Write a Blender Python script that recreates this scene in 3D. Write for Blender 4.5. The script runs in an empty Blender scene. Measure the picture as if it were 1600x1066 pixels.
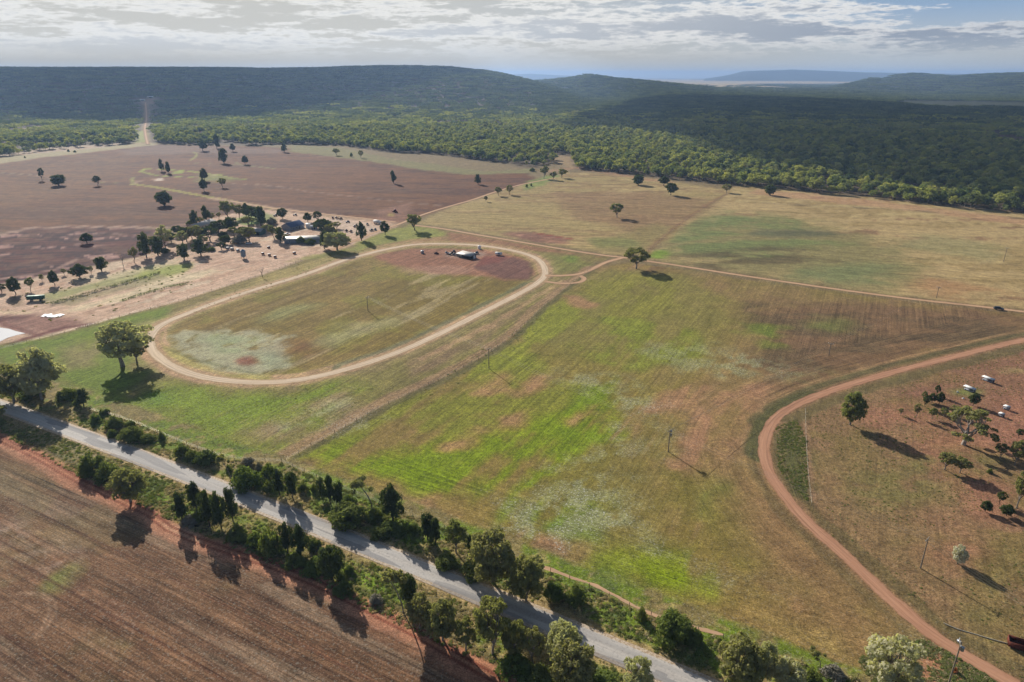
import bpy, math, random
import numpy as np
# ---------------------------------------------------------------- camera, sky, sun, exposure
S = bpy.context.scene
H = 120.0                                   # drone height above the plain, metres
FPX, HOR = 1067.0, 117.0                    # focal length and horizon row of the 1600 px photograph
PITCH = math.atan((533 - HOR) / FPX)
cam = bpy.data.objects.new("camera", bpy.data.cameras.new("camera"))
S.collection.objects.link(cam); S.camera = cam
cam.location = (0, 0, H)
cam.rotation_euler = (math.pi / 2 - PITCH, 0, 0)
cam.data.sensor_width = 36; cam.data.lens = FPX / 1600 * 36
cam.data.clip_start = 1; cam.data.clip_end = 200000
SUN_EL, SUN_AZ = math.radians(25), math.radians(-30)     # azimuth from +Y, clockwise
SUND = np.array([math.sin(SUN_AZ) * math.cos(SUN_EL), math.cos(SUN_AZ) * math.cos(SUN_EL), math.sin(SUN_EL)])
sl = bpy.data.lights.new("sun", 'SUN'); sl.energy = 5.0; sl.angle = math.radians(0.53); sl.color = (1.0, 0.945, 0.86)
sun = bpy.data.objects.new("sun", sl); S.collection.objects.link(sun)
sun.rotation_euler = (math.pi / 2 - SUN_EL, 0, math.pi - SUN_AZ)
S.view_settings.view_transform = 'Standard'; S.view_settings.look = 'None'
S.view_settings.exposure = 0.36; S.view_settings.gamma = 1
S.cycles.use_denoising = True
S.cycles.max_bounces = 5; S.cycles.diffuse_bounces = 2; S.cycles.glossy_bounces = 2
S.cycles.transmission_bounces = 3; S.cycles.transparent_max_bounces = 8; S.cycles.volume_bounces = 0
S.cycles.use_adaptive_sampling = True; S.cycles.adaptive_threshold = 0.015

class NT:
    """tiny node helper"""
    def __init__(s, tree): s.t = tree; s.n = tree.nodes; s.l = tree.links
    def N(s, typ, ins=None, **kw):
        n = s.n.new(typ)
        for k, v in kw.items(): setattr(n, k, v)
        for k, v in (ins or {}).items(): s.put(n, k, v)
        return n
    def put(s, n, k, v):
        sock = n.inputs[k]
        if isinstance(v, bpy.types.NodeSocket): s.l.new(v, sock)
        elif isinstance(v, bpy.types.Node): s.l.new(v.outputs[0], sock)
        else: sock.default_value = v
    def math(s, op, a, b=0.5, clamp=False):
        n = s.n.new('ShaderNodeMath'); n.operation = op; n.use_clamp = clamp
        s.put(n, 0, a); s.put(n, 1, b); return n.outputs[0]
    def mix(s, f, a, b, blend='MIX'):
        n = s.n.new('ShaderNodeMix'); n.data_type = 'RGBA'; n.blend_type = blend
        for k, v in ((0, f), (6, a), (7, b)):
            if isinstance(v, tuple) and len(v) == 3: v = (*v, 1)
            s.put(n, k, v)
        return n.outputs[2]
    def ramp(s, f, stops):
        n = s.n.new('ShaderNodeValToRGB'); s.put(n, 0, f); e = n.color_ramp.elements
        while len(e) < len(stops): e.new(0.5)
        for i, (p, c) in enumerate(stops):
            e[i].position = p; e[i].color = (*c, 1) if isinstance(c, tuple) else (c, c, c, 1)
        return n.outputs[0]
    def step(s, v, lo, hi):
        n = s.n.new('ShaderNodeMapRange'); n.interpolation_type = 'SMOOTHSTEP'
        s.put(n, 0, v); s.put(n, 1, lo); s.put(n, 2, hi); return n.outputs[0]
    def noise(s, vec, scale, detail=3, rough=0.55, dist=0.0):
        return s.N('ShaderNodeTexNoise', {'Vector': vec, 'Scale': scale, 'Detail': detail, 'Roughness': rough, 'Distortion': dist}).outputs[0]
    def vec(s, v, scale=(1, 1, 1), loc=(0, 0, 0)):
        n = s.n.new('ShaderNodeMapping'); s.put(n, 0, v); n.inputs['Scale'].default_value = scale; n.inputs['Location'].default_value = loc
        return n.outputs[0]

W = bpy.data.worlds.new("World"); S.world = W; W.use_nodes = True
w = NT(W.node_tree); w.n.clear()
sky = w.N('ShaderNodeTexSky', sky_type='NISHITA', sun_disc=False)
sky.sun_elevation = SUN_EL; sky.sun_rotation = SUN_AZ; sky.air_density = 1.0; sky.dust_density = 2.0; sky.altitude = 300
dirn = w.N('ShaderNodeNewGeometry').outputs['Incoming']
neg = w.N('ShaderNodeVectorMath', {0: dirn, 1: (-1, -1, -1)}, operation='MULTIPLY').outputs[0]
sep = w.N('ShaderNodeSeparateXYZ', {0: neg})
el = sep.outputs[2]                                             # sine of the elevation
# streaky altocumulus: cells flatten towards the horizon
warp = w.noise(w.vec(neg, (5, 5, 26)), 1.0, 4, 0.6)
v1 = w.N('ShaderNodeVectorMath', {0: w.vec(neg, (7.5, 7.5, 70)), 1: w.N('ShaderNodeVectorMath', {0: warp, 1: (1.6, 1.6, 1.2)}, operation='MULTIPLY').outputs[0]}, operation='ADD').outputs[0]
big = w.noise(w.vec(neg, (3.6, 3.6, 24), (3.1, 0.4, 0.2)), 1.0, 3, 0.5)
puff = w.noise(v1, 1.0, 9, 0.64)
puff2 = w.noise(w.vec(neg, (46, 46, 230), (0.3, 1.7, 0.9)), 1.0, 6, 0.6)
dens = w.math('SUBTRACT', w.math('ADD', w.math('MULTIPLY', big, 1.0), w.math('ADD', w.math('MULTIPLY', puff, 0.70), w.math('MULTIPLY', puff2, 0.44))), 0.33)
sunv = w.N('ShaderNodeVectorMath', {0: neg, 1: tuple(SUND)}, operation='DOT_PRODUCT').outputs['Value']
side = w.step(sunv, 0.45, 0.93)                                 # 1 towards the sun, 0 away from it
cover = w.math('MULTIPLY', w.step(w.math('SUBTRACT', dens, w.math('MULTIPLY', w.math('SUBTRACT', 1.0, w.step(sunv, 0.40, 0.62)), 0.07)), 0.66, 0.78), w.step(el, 0.010, 0.05))
lit = w.step(dens, 0.66, 0.94)
cloudcol = w.mix(lit, (0.50, 0.51, 0.52), (0.24, 0.28, 0.345))
edge = w.math('MULTIPLY', w.step(dens, 0.64, 0.74), w.math('SUBTRACT', 1.0, w.step(dens, 0.76, 0.90)))
cloudcol = w.mix(edge, cloudcol, (0.62, 0.62, 0.615))
clear = w.mix(w.step(el, 0.015, 0.10), (0.42, 0.455, 0.475), (0.17, 0.28, 0.44))
warm = w.mix(w.math('MULTIPLY', side, .85), clear, (0.50, 0.475, 0.41))
glow = w.mix(w.math('MULTIPLY', side, 0.5), cloudcol, (0.70, 0.68, 0.62))
painted = w.mix(1.0, w.mix(cover, warm, glow), (1.02, 1.02, 1.02), 'MULTIPLY')
nish = w.mix(1.0, sky.outputs[0], (0.058, 0.058, 0.058), 'MULTIPLY')
# low in the sky the cloud deck and bright air hide the blue; higher up it is half open
lowf = w.math('SUBTRACT', 1.0, w.math('MULTIPLY', w.step(el, 0.09, 0.17), 0.93))
final = w.mix(lowf, nish, painted)
bg = w.N('ShaderNodeBackground', {0: final, 1: 1.0})
w.l.new(bg.outputs[0], w.N('ShaderNodeOutputWorld').inputs[0])

# ---------------------------------------------------------------- pixels of the photograph -> points of the plain
CP, SP = math.cos(PITCH), math.sin(PITCH)
def ray(px, py):
    x = (px - 800) / FPX; y = -(py - 533) / FPX
    return x, CP + y * SP, -SP + y * CP
def G(px, py, z=0.0):
    dx, dy, dz = ray(px, py); t = (z - H) / dz
    return dx * t, dy * t
def GL(pts): return [G(*p) for p in pts]
def up(px, py, ytop):
    """height in metres of a thing standing at pixel (px,py) whose top is at row ytop"""
    bx, by = G(px, py); dx, dy, dz = ray(px, ytop); return H + dz * by / dy
def wid(px, py, wpx):
    x, y = G(px, py); return wpx / FPX * (y * CP + H * SP)

# ---------------------------------------------------------------- numpy value noise
_rng = np.random.RandomState(7)
_T = _rng.rand(256, 256)
def vn(x, y):
    xi = np.floor(x).astype(np.int64); yi = np.floor(y).astype(np.int64)
    fx = x - xi; fy = y - yi; fx = fx * fx * (3 - 2 * fx); fy = fy * fy * (3 - 2 * fy)
    a = _T[xi & 255, yi & 255]; b = _T[(xi + 1) & 255, yi & 255]; c = _T[xi & 255, (yi + 1) & 255]; d = _T[(xi + 1) & 255, (yi + 1) & 255]
    return (a * (1 - fx) + b * fx) * (1 - fy) + (c * (1 - fx) + d * fx) * fy
def fbm(x, y, s, o=4, seed=0):
    x = x / s + seed * 17.3; y = y / s + seed * 9.1; r = 0; a = 1; t = 0
    for i in range(o):
        r = r + a * vn(x, y); t += a; a *= 0.55; x = x * 2.03 + 5.1; y = y * 2.03 + 3.7
    return r / t
def sst(v, lo, hi):
    t = np.clip((v - lo) / (hi - lo), 0, 1); return t * t * (3 - 2 * t)

# ---------------------------------------------------------------- terrain height
def az_of(px): dx, dy, dz = ray(px, HOR); return math.atan2(dx, dy)
RIDGES = [  # (photo columns, skyline rows, distance, width of the slope)
    ([-500, -200, 0, 100, 200, 400, 500, 600, 650, 700, 760, 800, 830, 870, 920], [116, 112, 110.5, 110, 109.5, 110.5, 109, 106.5, 106, 107, 112, 119, 126, 136, 150], 4200, 2000),
    ([740, 780, 830, 870, 900, 920, 940, 975, 1010, 1060, 1120, 1200, 1300, 1400], [141, 133, 127, 124, 121.5, 117.5, 121, 123.5, 126.5, 131, 137, 144, 152, 163], 5600, 1700),
    ([1100, 1120, 1140, 1160, 1190, 1240, 1290, 1350, 1420, 1500, 1600, 1800], [122, 120, 117, 112.5, 111.5, 110.5, 112, 114, 115, 116, 117, 118], 17000, 2600),
    ([1255, 1300, 1340, 1365, 1385, 1400, 1430, 1460, 1490, 1520, 1560, 1600, 1700, 2000], [146, 137, 127, 121.5, 122.5, 118, 116, 117.5, 119.5, 117.5, 116, 115.5, 115.5, 118], 7600, 2300),
    ([780, 800, 830, 870, 900, 960], [119, 116.5, 115.5, 117.5, 118.5, 120], 20000, 2500),
]
def terrain(x, y):
    r = np.hypot(x, y); az = np.arctan2(x, y); z = np.zeros_like(r)
    for cols, rows, D, Wd in RIDGES:
        A = np.array([az_of(c) for c in cols]); Z = np.array([max(0.0, H + D * (HOR - q) / FPX * 1.0) for q in rows])
        Z[0] *= 0.9
        zc = np.interp(az, A, Z, left=Z[0] * 0.0, right=0.0)
        n = fbm(x, y, 700, 4, 3) - 0.5
        Dl = D + n * 260
        f = np.where(r < Dl, sst(r, D - Wd, D), 1 - sst(r, D, D + Wd))
        f = f * (1 + (1 - f) * f * 4 * 0.45 * (fbm(x, y, 420, 3, 9) - 0.5))
        z = np.maximum(z, zc * f)
    z = z + sst(r, 1400, 3000) * (1 - sst(r, 9000, 14000)) * 16 * (fbm(x, y, 900, 3, 5) - 0.45) * (z < 200)
    return np.maximum(z, 0.0)

# ---------------------------------------------------------------- small mesh helpers
C = S.collection
def tag(o, label=None, cat=None, group=None, kind=None):
    if label: o['label'] = label
    if cat: o['category'] = cat
    if group: o['group'] = group
    if kind: o['kind'] = kind
    return o
def empty(name, loc=(0, 0, 0), rz=0.0, label=None, cat=None, group=None):
    o = bpy.data.objects.new(name, None); o.location = loc; o.rotation_euler = (0, 0, rz); C.objects.link(o)
    return tag(o, label, cat, group)
class MB:
    def __init__(s): s.v = []; s.f = []; s.m = []; s.n = 0
    def add(s, v, f, m=0):
        s.v.append(np.asarray(v, float).reshape(-1, 3)); b = s.n
        for q in f: s.f.append(tuple(i + b for i in q)); s.m.append(m)
        s.n += len(s.v[-1]); return s
    def quads(s, v, m=0):
        """v: (n,4,3)"""
        b = s.n; n = len(v); s.v.append(v.reshape(-1, 3)); idx = np.arange(b, b + 4 * n).reshape(-1, 4)
        s.f.extend(map(tuple, idx.tolist())); s.m.extend([m] * n); s.n += 4 * n; return s
    def box(s, c, d, rz=0.0, m=0, top=(1, 1)):
        x, y, z = d[0] / 2, d[1] / 2, d[2] / 2; tx, ty = top
        v = [(-x, -y, -z), (x, -y, -z), (x, y, -z), (-x, y, -z), (-x * tx, -y * ty, z), (x * tx, -y * ty, z), (x * tx, y * ty, z), (-x * tx, y * ty, z)]
        ca, sa = math.cos(rz), math.sin(rz)
        v = [(a * ca - b * sa + c[0], a * sa + b * ca + c[1], h + c[2]) for a, b, h in v]
        return s.add(v, [(3, 2, 1, 0), (4, 5, 6, 7), (0, 1, 5, 4), (1, 2, 6, 5), (2, 3, 7, 6), (3, 0, 4, 7)], m)
    def tube(s, pts, rad, k=6, m=0, cap=True):
        pts = np.asarray(pts, float); n = len(pts); rad = np.broadcast_to(rad, n); V = []
        for i in range(n):
            t = pts[min(i + 1, n - 1)] - pts[max(i - 1, 0)]; t = t / (np.linalg.norm(t) + 1e-9)
            a = np.cross(t, (0, 0, 1) if abs(t[2]) < 0.9 else (1, 0, 0)); a /= np.linalg.norm(a); b = np.cross(t, a)
            for j in range(k):
                q = 2 * math.pi * j / k; V.append(pts[i] + rad[i] * (a * math.cos(q) + b * math.sin(q)))
        F = [(i * k + j, i * k + (j + 1) % k, (i + 1) * k + (j + 1) % k, (i + 1) * k + j) for i in range(n - 1) for j in range(k)]
        if cap: F += [tuple(range(k - 1, -1, -1)), tuple((n - 1) * k + j for j in range(k))]
        return s.add(V, F, m)
    def mesh(s, name, mats, smooth=False):
        me = bpy.data.meshes.new(name); v = np.concatenate(s.v)
        if s.f and all(len(q) == 4 for q in s.f):
            me.vertices.add(len(v)); me.vertices.foreach_set('co', v.ravel())
            f = np.array(s.f, np.int32); me.loops.add(f.size); me.loops.foreach_set('vertex_index', f.ravel())
            me.polygons.add(len(f)); me.polygons.foreach_set('loop_start', np.arange(0, f.size, 4, dtype=np.int32))
            me.update(calc_edges=True)
        else:
            me.from_pydata(v.tolist(), [], s.f)
        for x in mats: me.materials.append(x)
        if len(mats) > 1: me.polygons.foreach_set('material_index', np.array(s.m, np.int32))
        if smooth: me.polygons.foreach_set('use_smooth', np.ones(len(me.polygons), bool))
        me.update(); return me
    def build(s, name, mats, parent=None, smooth=False):
        if not isinstance(mats, (list, tuple)): mats = [mats]
        o = bpy.data.objects.new(name, s.mesh(name, mats, smooth)); C.objects.link(o); o.parent = parent; return o

def lin(c):
    c = np.asarray(c, float) / 255; return np.where(c < 0.04045, c / 12.92, ((c + 0.055) / 1.055) ** 2.4)
def lt(*c): return tuple(float(q) for q in lin(c))
def mat(name, col, rough=0.85, noise=0.0, scale=1.0, metal=0.0, spec=0.3, col2=None, bump=0.0):
    m = bpy.data.materials.new(name); m.use_nodes = True; t = NT(m.node_tree); b = t.n['Principled BSDF']
    pos = t.N('ShaderNodeNewGeometry').outputs['Position']
    nz = t.noise(pos, scale, 4, 0.6)
    c2 = col2 or tuple(q * (1 - noise) for q in col)
    t.put(b, 'Base Color', t.mix(t.step(nz, 0.35, 0.65), col, c2))
    b.inputs['Roughness'].default_value = rough; b.inputs['Metallic'].default_value = metal; b.inputs['Specular IOR Level'].default_value = spec
    if bump:
        bn = t.N('ShaderNodeBump', {'Height': nz, 'Strength': 0.6, 'Distance': bump}); t.put(b, 'Normal', bn)
    return m
# ---------------------------------------------------------------- paths measured from the photograph (pixels -> metres)
OVAL = GL([(400,452),(475,430),(535,407),(562,400),(600,390),(650,381),(700,381),(750,383),(800,391),(830,399),(848,410),(854,430),(837,445),(800,465),(770,480),(730,500),(680,525),(625,550),(550,575),(475,594),(399,599),(325,592),(275,577),(242,555),(232,535),(236,522),(250,508),(275,497),(300,487),(325,477),(360,465)])
RED = GL([(1760,505),(1680,518),(1600,531),(1540,545),(1480,560),(1400,580),(1330,600),(1270,620),(1225,642),(1204,662),(1195,685),(1193,712),(1203,742),(1228,778),(1262,818),(1300,850),(1340,887),(1390,935),(1440,980),(1500,1020),(1560,1055),(1640,1100)])
EAST = GL([(646,352),(690,357),(740,366),(800,376),(870,388),(940,399),(972,402),(1010,408),(1060,415),(1200,437),(1400,465),(1560,482),(1700,500)])
LINK = GL([(852,431),(880,431),(905,429),(925,421),(945,410),(972,403)])
LOOP = GL([(906,431),(914,435),(910,440),(895,443),(872,443),(853,440)])
FARMN = GL([(60,355),(160,354),(250,356),(285,350),(305,346),(330,342)])
NORTHT = GL([(208,288),(240,292),(300,303),(360,314),(420,325),(520,336),(600,345),(618,347)])
DIAG = GL([(520,392),(545,380),(575,367),(600,358),(625,350),(655,337),(700,323),(740,312),(770,301),(800,292),(830,285),(870,278)])
REDS = GL([(-60,650),(0,686),(60,715),(130,755),(180,778),(235,803),(262,825),(300,842),(360,862),(420,882),(500,914),(560,944),(650,990),(720,1030),(790,1070),(860,1110)])
NTRK = GL([(835,884),(860,890),(885,899),(930,915),(960,930),(1010,957),(1060,975),(1130,992),(1190,1010),(1260,1032),(1340,1056),(1420,1085)])
FENCE = GL([(440,722),(500,690),(560,655),(640,615),(700,588),(760,555),(800,527),(850,478),(890,446),(925,420)])
CLEAR = GL([(231,226),(228,214),(226,200),(229,188),(230,175)])
WEST = GL([(-60,262),(0,246),(60,238),(130,231),(190,226),(235,223)])
ROADX = np.linspace(-420, 330, 120)
ROAD = [(x, 130.55 - 0.5763 * x - 1.78e-4 * x * x) for x in ROADX]

# ---------------------------------------------------------------- ground sheet: a polar fan, fine inside the view, coarse behind
th = list(np.arange(-50, 50.01, 0.115)) + list(np.arange(54, 309, 5.0))
th = np.radians(np.array(th)); nth = len(th)
rr = [0.5, 25, 45, 62, 75, 84]; r = 88.0
while r < 27000:
    rr.append(r); r += max(0.4, min((r * r + H * H) / H * 0.0021, 0.0125 * r))
rr = np.array(rr); nr = len(rr)
RR, TH = np.meshgrid(rr, th, indexing='ij')
GX = (RR * np.sin(TH)).ravel(); GY = (RR * np.cos(TH)).ravel()
GZ = terrain(GX, GY)
N = len(GX)
print('ground verts', N)
near = np.where((RR.ravel() < 3300) & (np.abs(TH.ravel()) < 0.9))[0]
X = GX[near]; Y = GY[near]
col = np.zeros((len(near), 3)); det = np.zeros((len(near), 3)); rows = np.zeros((len(near), 2))
big1 = fbm(X, Y, 60, 5, 1); big2 = fbm(X, Y, 24, 5, 2); fine = fbm(X, Y, 5, 4, 4); huge = fbm(X, Y, 170, 4, 6)

def sdp(poly, pad=30):
    P_ = np.array(poly); x0, y0 = P_.min(0) - pad; x1, y1 = P_.max(0) + pad
    s = np.where((X > x0) & (X < x1) & (Y > y0) & (Y < y1))[0]
    x = X[s]; y = Y[s]; d = np.full(len(s), 1e9); ins = np.zeros(len(s), bool)
    for i in range(len(P_)):
        ax, ay = P_[i]; bx, by = P_[(i + 1) % len(P_)]
        ex, ey = bx - ax, by - ay; t = np.clip(((x - ax) * ex + (y - ay) * ey) / (ex * ex + ey * ey + 1e-9), 0, 1)
        d = np.minimum(d, np.hypot(x - ax - t * ex, y - ay - t * ey))
        c = ((ay > y) != (by > y)) & (x < ex * (y - ay) / (ey if abs(ey) > 1e-9 else 1e-9) + ax); ins ^= c
    return s, np.where(ins, -d, d)
def sdl(line, pad=40):
    P_ = np.array(line); x0, y0 = P_.min(0) - pad; x1, y1 = P_.max(0) + pad
    s = np.where((X > x0) & (X < x1) & (Y > y0) & (Y < y1))[0]
    x = X[s]; y = Y[s]; d = np.full(len(s), 1e9); side = np.zeros(len(s)); run = np.zeros(len(s)); L = 0
    for i in range(len(P_) - 1):
        ax, ay = P_[i]; bx, by = P_[i + 1]; ex, ey = bx - ax, by - ay; l = math.hypot(ex, ey)
        t = np.clip(((x - ax) * ex + (y - ay) * ey) / (l * l + 1e-9), 0, 1); q = np.hypot(x - ax - t * ex, y - ay - t * ey)
        m = q < d; d = np.where(m, q, d); side = np.where(m, np.sign(ex * (y - ay) - ey * (x - ax)), side); run = np.where(m, L + t * l, run); L += l
    return s, d, side, run
def blend(s, m, rgb):
    m = m[:, None]; col[s] = col[s] * (1 - m) + np.array(rgb, float) * m
def area(pts, rgb, soft=3.0, a=1.0, wob=6.0, ws=14.0, tex=None, thr=(0.35, 0.65), seed=11, D=None, world=False):
    """paint a field patch: pts in photograph pixels"""
    s, d = sdp(pts if world else GL(pts), 40 + wob)
    d = d + wob * 2 * (fbm(X[s], Y[s], ws, 3, seed) - 0.5)
    m = (1 - sst(d, -soft, soft)) * a
    if tex is not None: m = m * sst(tex[s], *thr)
    blend(s, m, rgb)
    if D is not None: det[s] = det[s] * (1 - m[:, None]) + np.array(D) * m[:, None]
    return s, m
def ell(cx, cy, rx, ry, rgb, rot=0, **k):
    q = np.linspace(0, 2 * math.pi, 15)[:-1]; c, sn = math.cos(math.radians(rot)), math.sin(math.radians(rot))
    return area([(cx + rx * math.cos(t) * c - ry * math.sin(t) * sn, cy + rx * math.cos(t) * sn + ry * math.sin(t) * c) for t in q], rgb, **k)
def stroke(line, rgb, hw, soft=1.0, a=1.0, wob=1.0, ws=8.0, off=0.0, px=True, run=None, D=None):
    s, d, side, rn = sdl(GL(line) if px else line, 40)
    d = np.abs(d * side - off) if off else d
    d = d + wob * 2 * (fbm(X[s], Y[s], ws, 3, 21) - 0.5)
    m = (1 - sst(d, hw - soft, hw + soft)) * a; blend(s, m, rgb)
    if D is not None: det[s] = det[s] * (1 - m[:, None]) + np.array(D) * m[:, None]
def rowdir(s, ang, m=None):
    c, sn = math.cos(ang), math.sin(ang); ac = -X[s] * sn + Y[s] * c; al = X[s] * c + Y[s] * sn
    rows[s, 0] = ac; rows[s, 1] = al
ALL = np.arange(len(near))
FD = math.atan2(FENCE[-1][1] - FENCE[2][1], FENCE[-1][0] - FENCE[2][0])
RD = math.atan2(-0.5763, 1)
rowdir(ALL, FD)
along = X * math.cos(FD) + Y * math.sin(FD); across = -X * math.sin(FD) + Y * math.cos(FD)
stre = fbm(across * 1.0, along * 0.16, 9, 5, 31)              # blotches drawn out along the sowing direction
stre2 = fbm(across, along * 0.22, 26, 4, 33)
ar = X * math.sin(-RD) + Y * math.cos(-RD); al = X * math.cos(RD) + Y * math.sin(RD)
streR = fbm(ar, al * 0.10, 7, 5, 35)
# base: olive dry pasture everywhere, dark litter under the woods
col[:] = (126, 108, 74); det[:] = (0.35, 0.1, 0.5)

FOREDGE = [(-200,262),(-60,255),(0,246),(40,240),(100,233),(160,228),(200,226),(240,224),(300,227),(345,226),(400,228),(440,226),(480,226),(540,228),(580,234),(620,239),(680,241),(740,249),(780,255),(830,262),(850,258),(880,254),(900,264),(940,269),(1000,274),(1060,281),(1100,284),(1150,291),(1200,294),(1260,300),(1320,306),(1400,314),(1480,324),(1600,335),(1800,358)]
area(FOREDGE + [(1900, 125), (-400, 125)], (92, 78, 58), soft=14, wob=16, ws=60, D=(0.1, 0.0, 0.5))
# --- far ploughed field
F1 = [(-150,300),(-60,268),(0,252),(70,243),(160,235),(240,226),(330,228),(400,229),(450,232),(520,236),(600,250),(680,262),(740,272),(820,266),(838,284),(790,296),(740,312),(680,331),(625,348),(560,342),(480,334),(430,330),(360,352),(300,354),(250,356),(60,356),(-60,368),(-150,380)]
s1, m1 = area(F1, (110, 72, 44), soft=4, wob=6, ws=25, D=(0.8, 0.05, 0.3))  # soil tint warmed to offset the blue haze in front of it
i1 = s1[m1 > 0.5]; rowdir(i1, math.radians(-8))
f1n = fbm(X * 0.25, Y * 1.6, 26, 5, 51)
area(F1, (84, 54, 38), a=0.8, tex=f1n, thr=(0.45, 0.62), soft=6, seed=12)
area(F1, (124, 92, 62), a=0.45, tex=f1n, thr=(0.62, 0.72), soft=6, seed=13)
area([(-150,300),(0,252),(130,238),(200,250),(160,285),(0,330),(-150,340)], (126, 98, 68), a=0.4, soft=25, wob=20, tex=huge, thr=(0.2, 0.6))
area([(180,236),(240,227),(330,229),(440,233),(450,240),(300,240),(200,243)], (122, 100, 88), a=0.7, soft=15)
area([(455,226),(540,232),(600,246),(680,257),(760,268),(830,264),(835,270),(740,274),(660,266),(560,250),(450,237)], (124, 116, 72), soft=6, wob=8)
for L, hw, c, a in [([(208,288),(240,292),(300,303),(360,314),(430,327)], 3.6, (152, 146, 62), 0.9), ([(208,288),(214,284),(250,279)], 2.2, (158, 128, 108), 0.8),
        ([(220,268),(228,264),(262,265),(300,268),(380,281)], 3.2, (140, 148, 52), 0.9), ([(220,268),(238,273),(250,275),(300,277),(340,279),(382,280)], 2.6, (140, 148, 52), 0.9),
        ([(296,252),(306,245),(308,240),(303,238)], 2.2, (144, 144, 72), 0.8), ([(368,253),(372,257),(400,260),(430,264)], 2.4, (124, 118, 70), 0.7), ([(300,255),(360,257),(420,262)], 2, (124, 116, 74), 0.6),
        ([(345,286),(380,288),(440,292)], 1.8, (146, 118, 100), 0.7), ([(0,270),(30,272),(60,274)], 2.2, (156, 138, 112), 0.6), ([(150,285),(190,286)], 1.6, (140, 134, 80), 0.6),
        ([(400,287),(480,299),(560,308),(650,318),(700,322)], 2.0, (138, 112, 96), 0.55), ([(480,245),(560,244),(640,252),(760,258)], 2, (150, 126, 104), 0.4), ([(208,288),(206,280),(210,277)], 2, (140, 142, 64), 0.7)]:
    stroke(L, c, hw, a=a, wob=1.5, soft=1.6)
area([(268,268),(285,266),(287,271),(270,272)], (142, 156, 60), soft=3, a=0.9); area([(244,279),(256,279),(254,282),(246,282)], (196, 176, 158), soft=2)
area([(325,274),(345,272),(350,280),(310,284)], (134, 142, 58), soft=5, a=0.8); ell(334, 275, 6, 2, (190, 178, 120), soft=2, a=0.8)
area([(310,270),(382,280),(350,286),(300,284)], (118, 112, 62), soft=5, a=0.55)
# strip along the far edge, left
area([(-150,285),(-60,262),(0,243),(60,238),(150,229),(230,222),(250,226),(150,237),(60,247),(0,256),(-60,272)], (160, 146, 108), soft=6, wob=6)
area([(0,240),(60,232),(150,226),(210,224),(150,232),(60,240),(0,246)], (172, 150, 126), soft=5, wob=8)
area([(12,206),(30,202),(65,196),(66,202),(30,208)], (168, 138, 112), soft=12, wob=14)
stroke([(228,224),(228,214),(226,200),(229,188),(230,175)], (140, 118, 84), 8, soft=4, wob=5); stroke([(221,222),(222,205)], (148, 148, 84), 10, soft=6, wob=6)
area([(214,174),(230,172.5),(250,172),(250,175),(230,176)], (150, 122, 100), soft=16, wob=16, a=0.7)
# --- dark contour-bank block below it
F2 = [(-80,372),(0,366),(40,357),(90,354),(250,358),(268,368),(258,388),(222,400),(160,412),(110,424),(40,440),(-60,460)]
s2, m2 = area(F2, (86, 46, 38), soft=3, wob=4, D=(0.9, 0.0, 0.2)); rowdir(s2[m2 > .5], math.radians(12))
f2n = fbm(X * 0.3 + Y * 0.1, Y * 1.2, 12, 5, 61)
area(F2, (56, 28, 28), tex=f2n, thr=(0.44, 0.54), soft=4, a=0.9); area(F2, (168, 130, 116), tex=f2n, thr=(0.635, 0.68), soft=4, a=0.9)
area(F2, (112, 82, 62), tex=fbm(X, Y, 14, 4, 62), thr=(0.5, 0.65), a=0.6)
stroke([(-40,372),(0,367),(45,357),(120,354),(250,356),(300,350)], (156, 126, 108), 3.5, soft=2, wob=2)
for off in (0, 5, 10):
    stroke([(10+off,430-off/3),(14+off,424-off/3),(30+off,418-off/3),(60,415-off/3),(70,409)], (66, 44, 44), 1.1, a=0.8, soft=.8)
stroke([(95,372),(120,363),(140,366),(175,364),(200,370),(250,361)], (160, 126, 112), 1.6, a=0.6); stroke([(120,382),(150,385),(180,382)], (164, 130, 116), 1.8, a=0.7)
stroke([(0,436),(60,427),(90,420),(120,405),(160,402)], (170, 138, 120), 2.2, a=0.7); stroke([(0,448),(30,438),(90,428),(150,412)], (60, 40, 42), 2.6, a=0.7)
# --- bare farm strip
F3 = [(-80,470),(0,444),(60,434),(150,416),(225,400),(262,384),(300,352),(330,342),(400,326),(440,330),(520,340),(610,348),(622,352),(600,362),(560,380),(520,395),(470,408),(420,427),(360,446),(280,472),(200,492),(110,518),(0,545),(-80,566)]
area(F3, (194, 162, 136), soft=3, wob=3, D=(0.35, 0.05, 0.3))
f3n = fbm(across, along * 0.3, 13, 5, 71)
area(F3, (168, 130, 104), tex=f3n, thr=(0.52, 0.64), a=0.7); area(F3, (206, 184, 156), tex=f3n, thr=(0.6, 0.7), a=0.8)
area([(65,462),(90,455),(150,440),(200,425),(250,415),(292,412),(296,420),(250,432),(200,440),(120,460),(80,470)], (152, 150, 96), soft=4, wob=4, a=0.9)
area([(215,420),(250,414),(296,412),(290,424),(262,432),(225,440)], (144, 152, 66), soft=4, wob=4, a=0.7)
area([(60,470),(100,468),(250,430),(262,436),(180,458),(110,476)], (146, 134, 96), soft=4, wob=4, a=0.8)
area([(60,494),(100,488),(180,462),(270,432),(330,420),(345,424),(290,440),(200,468),(120,488)], (208, 190, 152), soft=4, wob=5, a=0.8)
area([(0,455),(60,448),(150,432),(130,425),(60,437),(0,448)], (180, 150, 126), soft=4, a=0.8); area([(110,436),(180,428),(250,410),(285,402),(280,412),(200,430),(140,442)], (196, 178, 142), soft=4, a=0.7)
area([(-80,500),(0,492),(40,490),(90,492),(130,500),(105,512),(60,520),(0,508),(-80,520)], (136, 98, 84), soft=5, wob=6, a=0.9)
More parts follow.
